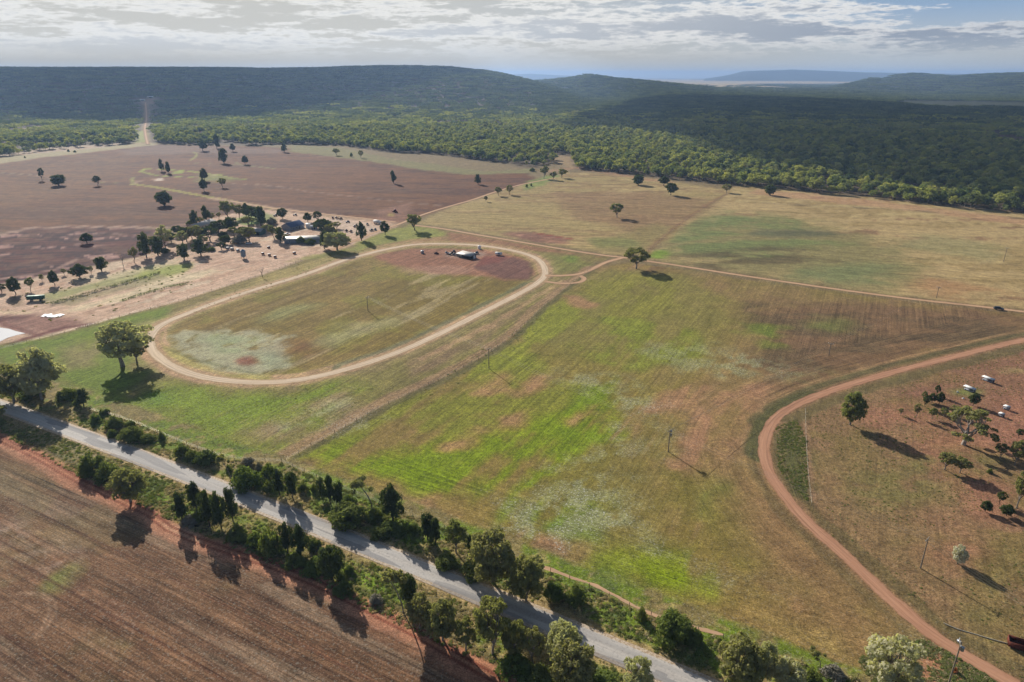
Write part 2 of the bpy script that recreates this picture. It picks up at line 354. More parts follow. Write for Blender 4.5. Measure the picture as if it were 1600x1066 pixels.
area([(-60,498),(30,492),(60,490),(40,498),(0,503),(-60,510)], (92, 58, 54), soft=3, wob=4, a=0.9); stroke([(-60,566),(0,542),(60,524),(100,512),(140,507)], (108, 66, 58), 2.4, soft=1.5, wob=2)
stroke([(-40,500),(0,505),(40,518),(60,524)], (120, 80, 70), 1.6, a=.8); stroke([(-60,492),(0,488),(45,489)], (214, 190, 150), 1.4, a=0.8)
ell(24, 471, 9, 8, (124, 104, 76), soft=2, wob=2, a=0.75)
stroke([(80,476),(130,462),(180,447),(250,427)], (88, 84, 62), 0.9, soft=.7, wob=.4, a=0.9); stroke([(190,470),(250,450),(292,443)], (120, 124, 66), 1.0, a=0.8)
area([(385,330),(430,335),(430,345),(405,352),(380,345)], (120, 132, 70), soft=4, a=0.8); area([(370,342),(388,338),(400,350),(385,352)], (126, 146, 66), soft=4, a=0.9)
for k in range(5): stroke([(300 + 8 * k, 404 + 3 * k), (360 + 6 * k, 396 + 4 * k), (430, 395 + 5 * k), (470, 392 + 3 * k)], (162, 124, 102), 0.8, a=0.5, wob=1.5)
area([(480,328+12),(540,344),(590,352),(600,360),(540,366),(505,352)], (196, 172, 150), soft=4, wob=5, a=0.8)
# north track margin
area([(-10,300),(330,302),(440,323),(610,344),(612,350),(520,343),(430,333),(340,318)], (128, 100, 78), soft=4, a=0.0)
stroke([(330,310),(400,321),(440,327),(520,337),(600,346),(620,349)], (172, 140, 112), 4.5, soft=2, wob=2, a=0.8)
area([(590,328),(640,318),(640,340),(625,348),(590,344)], (136, 98, 78), soft=6, a=0.8); ell(613, 336, 5, 2, (170, 150, 74), soft=2, a=0.8)
# --- grass between farm strip and the oval
F4 = [(-80,566),(0,545),(110,518),(200,492),(280,472),(360,446),(420,427),(470,408),(520,395),(560,380),(600,362),(640,350),(700,360),(820,380),(950,402),(860,440),(800,475),(700,530),(600,570),(470,606),(330,604),(240,570),(220,545),(180,640),(80,600),(-80,660)]
area(F4, (128, 114, 66), soft=2, wob=3, D=(0.4, 0.1, 0.6))
area([(-80,570),(0,547),(110,520),(200,494),(262,478),(262,500),(232,520),(228,550),(240,590),(180,640),(80,600),(-80,660)], (106, 122, 42), soft=6, wob=10, tex=big2, thr=(0.2, 0.5))
area([(110,540),(180,510),(230,500),(235,515),(180,545),(150,570),(110,575)], (140, 124, 84), soft=8, wob=12, a=0.8)
area([(120,525),(200,496),(235,492),(200,512),(140,540)], (112, 128, 34), soft=6, wob=8, a=0.8)
area([(400,435),(480,410),(540,394),(530,402),(480,422),(410,446)], (156, 138, 82), soft=3, wob=4, a=0.8)
area([(430,412),(500,397),(560,384),(545,392),(490,405)], (132, 132, 60), soft=3, a=0.7)
area([(538,392),(560,380),(600,364),(640,352),(680,358),(700,366),(640,376),(590,384),(560,394)], (134, 136, 62), soft=4, wob=6, a=0.9)
area([(560,392),(600,382),(640,374),(700,370),(700,377),(640,380),(590,388)], (168, 128, 92), soft=4, wob=4, a=0.7)
area([(700,362),(800,378),(900,396),(940,402),(880,396),(800,388),(700,377)], (146, 102, 78), soft=3, wob=4, a=0.8)
area([(860,400),(905,404),(930,412),(905,422),(865,425)], (122, 118, 62), soft=4, wob=6); ell(895, 405, 12, 5, (110, 128, 46), soft=4, wob=4, a=0.8)
stroke([(265,492),(300,478),(360,460),(420,440)], (170, 138, 112), 2, off=0, wob=2, a=0.5)
stroke([(215,520),(222,530),(226,556),(238,572)], (186, 150, 118), 1.2, a=.8); stroke([(250,500),(225,515),(214,535)], (168, 138, 104), 1.4, a=.6)
# --- oval infield
sO, dO, sideO, runO = sdl(OVAL + [OVAL[0]], 400)
sp, dp = sdp(OVAL, 10)
IN = [(430,447),(520,418),(570,402),(640,389),(700,388),(760,390),(800,396),(838,408),(842,424),(825,443),(790,462),(720,498),(640,537),(545,571),(475,585),(400,590),(330,583),(285,570),(262,553),(255,535),(262,520),(290,500),(340,478)]
s5, m5 = area(IN, (122, 104, 50), soft=2.5, wob=3, D=(0.5, 0.05, 0.6))
area(IN, (136, 114, 66), tex=stre2, thr=(0.48, 0.62), a=0.7); area(IN, (104, 88, 38), tex=stre, thr=(0.5, 0.64), a=0.7); area(IN, (124, 122, 46), tex=big2, thr=(0.5, 0.62), a=0.45)
area(IN, (166, 148, 108), tex=stre, thr=(0.60, 0.70), a=0.7, seed=5)
area([(262,525),(290,518),(350,514),(400,516),(440,524),(455,545),(450,575),(400,588),(345,580),(300,565),(272,550)], (168, 164, 134), soft=3, wob=9, ws=9, a=0.85, tex=fine, thr=(.1, .5), D=(0.25, 0.6, 0.35))
ell(350, 535, 45, 14, (140, 150, 106), soft=8, wob=10, a=0.7, tex=big2, thr=(.4, .6)); ell(430, 560, 22, 10, (146, 156, 122), soft=6, wob=6, a=0.7)
ell(384, 566, 16, 6, (128, 80, 60), soft=3, wob=4, a=0.9); ell(470, 545, 26, 12, (120, 78, 52), soft=10, wob=8, a=0.6, rot=-15)
ell(445, 490, 50, 10, (150, 160, 110), rot=-14, soft=8, wob=8, a=0.5); ell(550, 520, 60, 12, (158, 160, 116), rot=-14, soft=8, wob=10, a=0.5); ell(600,505,70,9,(162,150,112),rot=-16,soft=8,wob=8,a=.5)
area([(300,505),(420,468),(500,440),(560,420),(540,450),(420,490),(330,515)], (112, 90, 44), soft=6, wob=8, a=0.6, tex=stre, thr=(.4,.55))
area([(580,398),(640,388),(760,390),(838,408),(840,432),(790,440),(730,430),(650,424),(600,410)], (142, 98, 76), soft=4, wob=5, a=0.95, D=(0.5, 0, 0.3))
area([(620,418),(700,414),(740,420),(730,428),(640,430)], (170, 134, 112), soft=3, wob=5, a=0.5)
area([(735,418),(750,402),(800,402),(832,410),(830,436),(780,434)], (112, 78, 68), soft=2, wob=2, a=0.9); area([(748,400),(800,401),(780,410),(745,416)], (128, 68, 58), soft=3, wob=3, a=0.6)
stroke([(752,402),(735,420),(760,432)], (170, 124, 96), 1.2, a=0.8); stroke([(780,434),(828,438),(832,410)], (86, 66, 48), 1.2, a=0.6)
stroke([(690,394),(752,390),(800,398)], (172, 128, 98), 3, a=.6, wob=2); ell(730, 398, 32, 5, (156, 132, 116), soft=3, wob=4, a=0.8)
# margins beside the oval's track
stroke(OVAL + [OVAL[0]], (164, 150, 96), 8.5, soft=3, wob=3, px=False, a=0.55); stroke(OVAL + [OVAL[0]], (184, 146, 116), 5.2, soft=1.5, wob=1.6, px=False, a=0.8)
stroke(OVAL[15:26], (192, 152, 122), 1.0, off=-6.6, px=False, a=0.75, wob=0.8); stroke(OVAL[12:19], (96, 100, 70), 1.6, off=-7, px=False, a=0.7, wob=1.2); stroke(OVAL[11:19], (104, 96, 60), 1.0, off=4.8, px=False, a=0.6, wob=1)
area([(255,540),(262,556),(300,574),(350,588),(420,594),(420,588),(350,582),(300,564),(268,545)], (166, 156, 86), soft=2, wob=2, a=0.85)
stroke([(262,546),(300,560),(350,573),(400,584)], (86, 90, 56), 0.8, a=.5)
# --- lower left paddock (between road and fence line)
F6 = [(180,640),(240,590),(260,590),(330,606),(470,608),(600,574),(700,533),(800,480),(860,442),(925,420),(850,480),(790,530),(700,585),(640,612),(540,662),(440,722),(380,712),(300,672)]
area(F6, (126, 116, 64), soft=3, wob=4, D=(0.5, 0.2, 0.8))
area([(180,640),(240,595),(330,612),(440,612),(560,594),(600,600),(560,640),(440,700),(400,712),(300,672)], (116, 132, 36), soft=8, wob=10, tex=big2, thr=(0.3, 0.5), D=(0.4, 0.3, 0.8))
area([(340,650),(420,640),(500,610),(570,600),(560,640),(480,680),(400,705)], (144, 122, 90), soft=8, wob=12, tex=stre, thr=(0.4, 0.6), a=0.9); area([(440,655),(500,640),(560,615),(560,625),(500,655),(450,668)], (168, 164, 132), soft=5, wob=6, tex=fine, thr=(.35,.6), a=0.8)
ell(190, 650, 26, 7, (172, 150, 120), soft=4, wob=6, a=0.8, rot=15); ell(240, 622, 25, 14, (66, 104, 36), soft=6, wob=6, a=0.5); ell(440, 645, 30, 10, (116, 134, 30), soft=6, wob=8, a=.7); ell(350, 690, 60, 14, (118, 132, 34), soft=8, wob=8, a=.6, rot=15)
area([(640,560),(760,510),(850,450),(890,436),(850,470),(780,520),(700,565),(640,592)], (132, 110, 78), soft=4, wob=6, tex=stre, thr=(.3,.6)); stroke([(660,560),(760,512),(840,462),(880,440)], (178, 142, 108), 2.2, a=.6, wob=2)
stroke([(140,640),(200,655),(280,690),(360,718),(385,716),(430,725)], (176, 154, 122), 1.1, a=0.85, wob=.6)
# --- the big paddock
F7 = [(440,722),(540,664),(640,616),(700,588),(790,532),(850,482),(925,422),(985,410),(1060,420),(1200,442),(1400,470),(1600,492),(1750,512),(1600,528),(1480,556),(1330,596),(1225,636),(1192,668),(1186,710),(1200,748),(1255,815),(1340,892),(1440,985),(1500,1030),(1480,1066),(1340,1060),(1190,1014),(1010,960),(930,920),(830,880),(720,835),(600,790),(520,755)]
s7, m7 = area(F7, (134, 114, 60), soft=3, wob=4, D=(0.30, 0.15, 0.6))
area(F7, (150, 120, 84), tex=stre, thr=(0.5, 0.66), a=0.75); area(F7, (118, 90, 60), tex=stre2, thr=(0.52, 0.68), a=0.7); area(F7, (116, 110, 46), tex=big1, thr=(0.40, 0.56), a=0.55)
area([(1060,420),(1400,470),(1600,500),(1330,596),(1192,668),(1200,748),(1340,892),(1440,985),(1300,1000),(1180,900),(1080,720),(1060,600)], (140, 112, 78), soft=14, wob=14, a=0.6)
area([(1150,470),(1400,475),(1600,495),(1750,512),(1600,528),(1480,556),(1330,596),(1225,636),(1180,640),(1200,560)], (116, 88, 64), soft=12, wob=16, a=0.75, D=(0.6, 0.1, 0.6))
area([(1150,470),(1600,495),(1600,528),(1330,596),(1200,600)], (94, 78, 54), tex=fbm(X*.5, Y*1.5, 20, 4, 77), thr=(.5,.64), a=.7, soft=8)
area([(930,425),(1060,425),(1150,470),(1100,560),(940,560),(830,520),(860,480)], (126, 118, 60), soft=12, wob=14, a=0.7)
GR = (124, 134, 34); GB = (116, 134, 20)
def green(pts, c=GR, a=0.9, thr=(0.34, 0.56), t=None, soft=6, D=(0.5, 0.1, 1.0)): area(pts, c, soft=soft, wob=12, ws=18, tex=stre if t is None else t, thr=thr, a=a, D=D)
mixn = 0.5 * stre + 0.5 * big2
green([(450,716),(540,664),(640,618),(760,560),(850,484),(925,428),(1060,425),(1180,450),(1190,520),(1080,620),(1000,700),(960,800),(1000,900),(930,900),(830,850),(700,800),(560,752)], (122, 116, 50), a=0.42, t=mixn, thr=(0.32, 0.54), soft=16)
green([(960,840),(1060,850),(1180,870),(1290,940),(1300,1000),(1180,980),(1050,950),(960,905)], (116, 122, 44), a=0.6, t=mixn, thr=(0.36, 0.54), soft=12)
green([(445,718),(540,662),(620,625),(700,600),(760,560),(800,560),(870,590),(960,620),(980,650),(920,690),(880,740),(830,790),(790,790),(700,760),(600,752),(520,742)], (124, 126, 42), a=0.85, t=mixn, thr=(0.33, 0.50))
green([(450,712),(520,690),(620,690),(720,680),(880,640),(960,640),(900,700),(840,740),(760,770),(680,760),(600,745),(520,735)], GB, t=mixn, thr=(0.38, 0.52))
green([(600,720),(640,712),(690,715),(700,745),(650,765),(590,750)], (118, 138, 16), a=0.9, t=big2, thr=(.25, .5)); green([(770,750),(850,760),(900,790),(900,830),(860,830),(790,800),(740,770)], (116, 134, 22), a=.85, t=mixn, thr=(.36, .52))
green([(700,580),(790,535),(840,490),(880,470),(920,480),(900,520),(830,560),(760,590)], (128, 132, 42), a=0.8, t=mixn, thr=(.4, .55)); green([(930,440),(985,425),(1060,440),(1060,490),(960,500),(920,470)], (130, 126, 48), a=0.7, t=mixn, thr=(.4, .56))
green([(950,500),(1060,510),(1100,560),(1000,575),(940,560),(900,540)], (122, 130, 42), a=0.8, t=mixn, thr=(.4, .55)); green([(920,600),(960,600),(960,660),(900,700),(870,680)], (108, 128, 20), a=0.85, t=mixn, thr=(.36, .52))
green([(1160,505),(1240,510),(1250,545),(1180,550)], (108, 124, 44), a=0.6, t=big2, thr=(.4, .56)); ell(1205, 520, 22, 9, (104, 136, 32), soft=6, wob=9, a=.45); ell(1290,508,40,10,(112,122,56),soft=8,wob=8,a=.6)
green([(800,790),(900,790),(950,800),(940,850),(880,860),(820,840)], (106, 126, 52), a=0.85, t=mixn, thr=(.36, .5), D=(.3, 0.7, 1)); green([(960,850),(1060,860),(1200,880),(1260,930),(1200,950),(1100,940),(1000,920),(900,890)], GR, t=mixn, thr=(.38, .52))
green([(1000,880),(1120,890),(1200,905),(1200,925),(1100,930),(1020,915)], (120, 136, 22), a=.9, t=mixn, thr=(.34, .5)); green([(930,880),(1000,915),(1060,960),(1120,990),(1080,985),(980,940),(920,905)], (80, 118, 40), a=.8, t=big2, thr=(.3, .5))
green([(1080,760),(1130,760),(1110,830),(1070,830)], (110, 124, 44), a=.7, t=mixn); green([(1180,870),(1260,900),(1290,960),(1220,960),(1150,920)], (112, 122, 46), a=.7, t=mixn)
green([(480,745),(560,752),(640,772),(560,770)], (112, 126, 44), a=.7, t=big2)
# grey-green flowering weeds, white specks in the shader
WS = (142, 142, 98)
for cx, cy, rx, ry, ro, a in [(940,610,70,22,20,.6),(1090,560,80,24,5,.5),(1180,575,60,20,0,.45),(900,740,70,30,-25,.5),(850,790,70,26,0,.6),(960,780,60,30,-20,.45),(1000,640,60,14,25,.4),(840,830,40,14,10,.8),(560,650,40,8,-25,.5),(1010,860,40,16,10,.5),(1140,915,60,10,12,.5),(1000,700,50,14,-20,.3),(880,810,60,18,10,.6)]:
    ell(cx, cy, rx, ry, WS, rot=ro, soft=8, wob=14, a=a, tex=fine, thr=(0.35, 0.6), D=(0.25, 1.3, 0.9))
# bare reddish patches, headlands, tractor turns
for cx, cy, rx, ry, ro in [(725,690,42,12,-22),(800,655,24,6,-35),(830,605,26,6,-35),(660,790,22,12,20),(710,808,35,8,18),(820,775,16,6,0),(840,850,30,11,15),(930,640,40,6,-35),(975,660,30,14,-30),(770,600,26,6,-32),(900,470,26,6,15),(1150,645,70,26,-42),(1085,720,30,10,-20),(1060,620,40,8,-30),(1210,930,40,12,30),(640,680,30,7,-25),(1110,660,46,18,-45)]:
    ell(cx, cy, rx, ry, (164, 122, 90), rot=ro, soft=5, wob=9, a=0.8, tex=stre, thr=(.3, .5))
area([(1180,620),(1210,640),(1188,668),(1180,710),(1195,755),(1250,815),(1330,890),(1250,880),(1180,800),(1120,740),(1100,700),(1130,650)], (150, 116, 80), soft=10, wob=10, a=0.7, tex=stre2, thr=(.3, .55)); area([(1200,760),(1260,820),(1340,892),(1430,980),(1300,960),(1180,870)], (134, 104, 70), soft=8, wob=10, a=0.6)
area([(980,940),(1120,985),(1260,1025),(1340,1050),(1420,1060),(1400,1000),(1300,960),(1200,945),(1080,945)], (146, 114, 76), soft=8, wob=8, a=0.75); area([(1130,960),(1240,1000),(1330,1035),(1300,1000),(1200,960)], (132, 122, 60), a=0.5, soft=6, wob=8)
area([(480,742),(600,768),(720,812),(840,870),(900,892),(880,900),(800,868),(700,826),(600,786),(500,756)], (132, 112, 74), soft=4, wob=5, a=0.85); area([(840,868),(960,910),(1080,965),(1200,1003),(1180,1008),(1060,972),(930,918),(850,884)], (112, 104, 66), soft=4, wob=4, a=0.8)
# headland curves: rows turn with the red track and the road
sr, dr, sdr, rnr = sdl(RED, 60); q = (dr < 30) & (sdr < 0); rows[sr[q], 0] = dr[q]; rows[sr[q], 1] = rnr[q]
in7 = np.zeros(len(near), bool); in7[s7[m7 > .5]] = True
dm = (Y - (130.55 - 0.5763 * X - 1.78e-4 * X * X)) * 0.866
q = (dm > 22) & (dm < 44) & in7; rows[q, 0] = dm[q]; rows[q, 1] = al[q]
for cx, cy in ((1128, 700), (1275, 985)):
    gx, gy = G(cx, cy); d = np.hypot(X - gx, Y - gy); q = (d < 6.0) & in7; rows[q, 0] = d[q]; rows[q, 1] = np.arctan2(Y - gy, X - gx)[q] * 8; det[q, 0] = 0.6
# --- fence strip between the two paddocks
stroke(FENCE, (150, 120, 90), 3.6, soft=1.6, wob=1.8, off=2.6, px=False, a=0.85); stroke(FENCE, (98, 92, 56), 1.8, soft=1.0, wob=1.4, px=False, off=-1.6, a=0.8)
# --- eastern paddocks
F9 = [(1010,404),(1060,412),(1200,433),(1400,461),(1600,482),(1750,498),(1800,372),(1600,334),(1480,322),(1400,313),(1320,305),(1260,299),(1200,293),(1150,291),(1125,310),(1080,345),(1030,385)]
s9, m9 = area(F9, (172, 148, 102), soft=4, wob=5, D=(0.45, 0.0, 0.4)); rowdir(s9[m9 > .5], math.radians(-18))
f9n = fbm(X * 0.35 - Y * 0.1, Y * 1.3, 24, 5, 91)
area(F9, (144, 122, 78), tex=f9n, thr=(.46, .6), a=.8); area(F9, (190, 168, 118), tex=f9n, thr=(.6, .7), a=.6, seed=3); area(F9, (118, 84, 62), tex=f9n, thr=(.33, .25), a=.6)
area([(1020,398),(1060,355),(1120,332),(1220,338),(1330,365),(1420,390),(1440,440),(1330,452),(1200,435),(1090,418)], (126, 118, 74), soft=26, wob=30, a=0.8, D=(0.5, 0.05, 0.4))
area([(1040,395),(1070,350),(1130,330),(1230,345),(1300,380),(1200,400),(1100,405)], (108, 120, 68), soft=20, wob=26, a=0.75, tex=f9n, thr=(.36, .56)); area([(1240,425),(1320,410),(1390,415),(1370,442),(1290,445)], (116, 122, 78), soft=12, wob=12, a=0.8)
area([(1040,400),(1200,385),(1400,400),(1440,440),(1300,450),(1100,420)], (92, 80, 54), tex=f9n, thr=(.5, .62), a=.75, soft=8); ell(1240, 365, 70, 6, (84, 88, 64), a=.6, soft=8, wob=8); ell(1490, 385, 80, 14, (140, 134, 90), a=.6, soft=12, wob=12, rot=8)
ell(1030, 398, 16, 6, (116, 140, 44), soft=5, wob=6, a=.85); area([(1440,430),(1600,460),(1600,480),(1500,470),(1420,455)], (160, 116, 80), a=.6, soft=8, wob=8, tex=f9n, thr=(.3, .5))
area([(1180,296),(1260,302),(1400,318),(1600,342),(1780,364),(1800,380),(1600,352),(1400,327),(1240,310),(1170,303)], (174, 132, 100), soft=4, wob=9, a=0.6)
F10 = [(650,349),(700,326),(745,312),(775,300),(830,286),(880,270),(960,272),(1060,285),(1140,298),(1125,312),(1080,345),(1010,398),(960,398),(870,384),(800,372),(740,362)]
s10, m10 = area(F10, (156, 136, 88), soft=4, wob=5, D=(0.6, 0.0, 0.4)); rowdir(s10[m10 > .5], math.radians(-12))
area(F10, (136, 110, 74), tex=f9n, thr=(.46, .6), a=.75); area(F10, (180, 158, 106), tex=f9n, thr=(.58, .7), a=.7, seed=8)
area([(850,300),(1000,300),(1120,312),(1080,345),(1000,370),(900,340)], (128, 96, 70), soft=12, wob=16, a=.5); area([(950,395),(1000,396),(1060,355),(1020,350),(960,370),(930,385)], (134, 122, 74), soft=8, wob=10, a=.7)
ell(840, 372, 50, 8, (122, 84, 72), soft=6, wob=6, a=.85, rot=8); stroke([(835,364),(870,370),(895,374)], (140, 72, 56), 1.6, a=.8); ell(870, 378, 30, 3, (174, 128, 96), soft=3, a=.6, rot=8); area([(800,366),(830,366),(810,371)], (178, 134, 104), soft=3)
ell(960, 380, 40, 7, (116, 122, 66), soft=6, wob=8, a=.6, rot=5); area([(822,284),(850,276),(880,272),(850,288),(820,298)], (120, 134, 66), soft=5, wob=6, a=.8)
stroke([(1135,303),(1105,320),(1060,350),(1008,395)], (128, 92, 66), 2.2, soft=2, wob=2.5, a=.45); stroke([(855,268),(900,262),(960,272),(1040,285)], (172, 130, 98), 8, soft=5, wob=7, a=.6); area([(860,247),(870,240),(892,246),(900,256),(896,262),(872,257)], (160, 134, 96), soft=10, wob=14, a=.85)
stroke([(1200,319),(1300,323),(1400,328),(1500,334),(1600,342)], (104, 88, 62), 1.0, a=.7, wob=.6)
# --- red paddock on the right
F11 = [(1230,640),(1330,604),(1480,568),(1600,543),(1800,515),(2000,700),(1800,1100),(1600,1070),(1500,1012),(1440,972),(1390,925),(1340,878),(1300,840),(1262,805),(1225,765),(1205,720),(1205,680)]
s11, m11 = area(F11, (136, 108, 76), soft=3, wob=4, D=(0.25, 0.1, 0.9))
area(F11, (146, 106, 80), tex=big1, thr=(.46, .64), a=.55); area(F11, (124, 106, 62), tex=fbm(X, Y, 22, 5, 93), thr=(.48, .62), a=.75); area([(1480,560),(1800,515),(1900,640),(1700,700),(1560,700),(1440,650),(1420,610)], (140, 98, 78), soft=14, wob=16, a=.75)
area([(1260,700),(1400,700),(1480,780),(1520,900),(1600,960),(1560,1040),(1440,960),(1330,870),(1270,800)], (132, 110, 72), soft=12, wob=14, a=.7)
for cx, cy, rx, ry in [(1500,868,46,26),(1545,775,40,30),(1400,650,60,12),(1570,690,40,20),(1480,700,50,16),(1590,640,40,30)]: ell(cx, cy, rx, ry, (158, 110, 86), soft=6, wob=8, a=.7)
for cx, cy, rx, ry in [(1430,725,40,14),(1405,770,60,30),(1370,590,60,8),(1560,900,40,40),(1550,960,50,16),(1545,720,40,10),(1500,640,20,6),(1290,600,50,5)]: ell(cx, cy, rx, ry, (114, 112, 60), soft=8, wob=10, a=.6, tex=fine, thr=(.3, .6))
ell(1512, 612, 20, 6, (112, 122, 62), soft=4, wob=4, a=.8); ell(1590, 580, 26, 5, (168, 150, 96), soft=3, wob=5, a=.6); ell(1540, 600, 14, 4, (170, 146, 112), soft=3, a=.7)
area([(1212,668),(1245,655),(1256,690),(1262,750),(1262,785),(1240,775),(1216,735)], (88, 88, 50), soft=3, wob=5, a=.9, D=(.9, .1, 1)); rowdir(sdp(GL([(1205,650),(1262,650),(1270,790),(1205,740)]), 0)[0], math.radians(80))
stroke(GL([(1250,640),(1256,660),(1262,720),(1268,790)]), (92, 80, 52), 0.9, px=False, a=.8); stroke(GL([(1254,640),(1262,700),(1272,790)]), (176, 134, 104), .8, px=False, a=.6, off=0)
stroke([(1520,585),(1460,598),(1400,608),(1330,624),(1270,640)], (92, 86, 54), 2.8, soft=1.5, a=.0)
stroke(RED, (150, 112, 82), 3.6, soft=2.2, wob=2.4, px=False, a=.7); stroke(RED[:10], (96, 88, 56), 2.2, off=-5.8, px=False, soft=1.2, wob=1.2, a=.8); stroke(RED[:9], (166, 130, 92), 1.2, off=-8.6, px=False, soft=.8, a=.6); stroke(RED[:9], (102, 92, 58), 3.0, off=6.4, px=False, soft=1.5, wob=1.6, a=.75)
stroke(RED[8:], (104, 90, 58), 1.8, off=-4.6, px=False, wob=1.5, a=.6); stroke(RED[10:], (98, 88, 54), 2.0, off=4.8, px=False, wob=1.8, a=.65); stroke(RED[7:12], (84, 84, 48), 2.0, off=-3.6, px=False, wob=.8, a=.8)
area([(1440,985),(1480,1010),(1560,1066),(1480,1100),(1400,1080),(1400,1010)], (120, 104, 66), soft=6, wob=6, a=.8, D=(.1, .3, 1)); stroke([(1460,1005),(1452,1035),(1455,1080)], (172, 120, 90), 1.6, a=.8, wob=1); stroke([(1478,1020),(1490,1050),(1480,1090)], (166, 112, 84), 1.4, a=.6, wob=1)
# --- verges and the asphalt road's shoulders
vg = np.where((np.abs(dm) < 24) & (Y < 420) & (X > -300))[0]; n_ = fbm(X[vg], Y[vg], 9, 4, 41); n2 = fbm(X[vg], Y[vg], 3.2, 3, 42)
edge_n = sst(dm[vg] + 5 * (n_ - .5), -19.5, -16.5) * (1 - sst(dm[vg] + 5 * (n_ - .5), 21, 24)); blend(vg, edge_n, (128, 114, 70)); det[vg] = np.array((.1, .25, 1.0))
blend(vg, edge_n * sst(n_, .40, .55), (108, 124, 38)); blend(vg, edge_n * sst(n_, .62, .7) * .7, (84, 96, 48)); blend(vg, edge_n * sst(n2, .55, .68) * .7, (160, 138, 92))
blend(vg, (1 - sst(np.abs(dm[vg]) + 1.5 * (n2 - .5), 4.4, 6.2)) * .9, (168, 142, 98)); blend(vg, (1 - sst(np.abs(dm[vg]) + 1.0 * (n2 - .5), 3.0, 3.9)) * .9, (150, 126, 104))
ell(260, 792, 42, 18, (112, 140, 36), soft=4, wob=5, a=.85, rot=12); ell(400, 822, 26, 14, (122, 140, 42), soft=4, wob=4, a=.7, rot=20); ell(570, 905, 46, 22, (108, 132, 34), soft=5, wob=6, a=.8, rot=20)
area([(0,650),(60,665),(130,700),(200,730),(180,750),(100,720),(0,690)], (134, 118, 84), soft=5, wob=5, a=.7)
# --- lower left ploughed field
F12 = [(-400,520),(-60,660),(0,700),(60,730),(130,768),(180,790),(235,815),(262,838),(300,856),(420,898),(500,928),(560,960),(650,1006),(720,1046),(800,1100),(300,1200),(-600,1100)]
s12, m12 = area(F12, (120, 90, 66), soft=1.6, wob=2, D=(0.72, 0.25, 0.3)); i12 = s12[m12 > .5]
rows[i12, 0] = ar[i12] * 0 + dm[i12]; rows[i12, 1] = al[i12]
strD = fbm(dm * 1.0, al * 0.06, 5, 5, 37)
area(F12, (92, 68, 52), tex=strD, thr=(.44, .58), a=.65); area(F12, (144, 124, 100), tex=strD, thr=(.57, .68), a=.55, seed=2); area(F12, (118, 106, 70), tex=big2, thr=(.5, .66), a=.4); area(F12, (112, 78, 56), tex=strD, thr=(.36, .28), a=.5, seed=4)
area([(0,820),(60,830),(120,880),(100,900),(0,860)], (172, 152, 136), a=.55, soft=6, wob=8, tex=fine, thr=(.35, .6)); ell(98, 906, 24, 12, (116, 134, 60), soft=4, wob=6, a=.65, rot=-20); ell(195, 1005, 14, 7, (128, 134, 76), soft=3, wob=5, a=.5)
area([(120,900),(190,935),(240,960),(220,990),(150,950),(110,915)], (106, 70, 58), a=.6, soft=4, wob=6)
for k in (0, 7): stroke([(30+k,927),(60+k,928),(76+k*1.2,938),(78+k*1.3,955),(64+k,985),(52+k,998)], (158, 128, 102), .45, a=.6, soft=.35, wob=.2)
for k in (0, 10): stroke([(180+k,960),(196+k,975),(198+k,990),(190+k,1006)], (150, 120, 96), .4, a=.5, soft=.35, wob=.2)
for i in range(9):
    o = -26 - i * 7.5; stroke([(x_, y_) for x_, y_ in zip(ROADX, [130.55 - 0.5763 * x - 1.78e-4 * x * x + o / 0.866 for x in ROADX])], (86, 56, 42) if i % 2 else (132, 104, 80), .35, soft=.3, wob=.15, px=False, a=.6)
stroke(REDS, (176, 122, 92), 3.0, soft=1.2, wob=1.2, px=False, D=(.2, 0, .3)); stroke(REDS, (196, 154, 124), 1.6, off=-2.2, soft=.8, wob=.8, px=False, a=.5)
area([(225,800),(270,820),(300,835),(300,850),(262,838),(232,815)], (200, 156, 124), soft=1.5, a=.8)
for o in (-.9, .9): stroke(REDS, (112, 58, 44), .35, soft=.3, wob=.1, off=o, px=False, a=.8)
stroke(REDS, (140, 84, 62), 1.6, soft=1.2, wob=1.5, off=-2.6, px=False, a=.3); stroke(REDS, (84, 74, 44), .8, soft=.6, wob=.6, off=4.0, px=False, a=.7)
# far: clearings and plain beyond the woods
area([(1395,160),(1450,157.5),(1600,160),(1800,164),(1800,174),(1600,170),(1480,169),(1400,165)], (186, 176, 128), soft=20, wob=30, ws=90, world=False)
area([(1535,203),(1550,210),(1570,216),(1600,220),(1700,232),(1700,240),(1600,228),(1560,222)], (126, 96, 78), soft=8, wob=14); ell(1580, 228, 8, 3, (130, 140, 80), soft=8)
ell(928, 217, 12, 2, (186, 152, 118), soft=8, wob=10); ell(750, 224, 14, 3, (150, 130, 96), soft=10, wob=12); ell(668, 218, 12, 4, (150, 124, 96), soft=6, wob=8); ell(700, 194, 20, 2, (150, 150, 100), soft=12, wob=12)

colF = np.zeros((N, 4), np.float32); colF[:, 3] = 1; detF = np.zeros((N, 3), np.float32); rowF = np.zeros((N, 3), np.float32)
# ground outside the painted area
gn = fbm(GX, GY, 600, 4, 14); far = RR.ravel() >= 3300
woodc = lin((62, 66, 44)); plainc = lin((196, 172, 124))
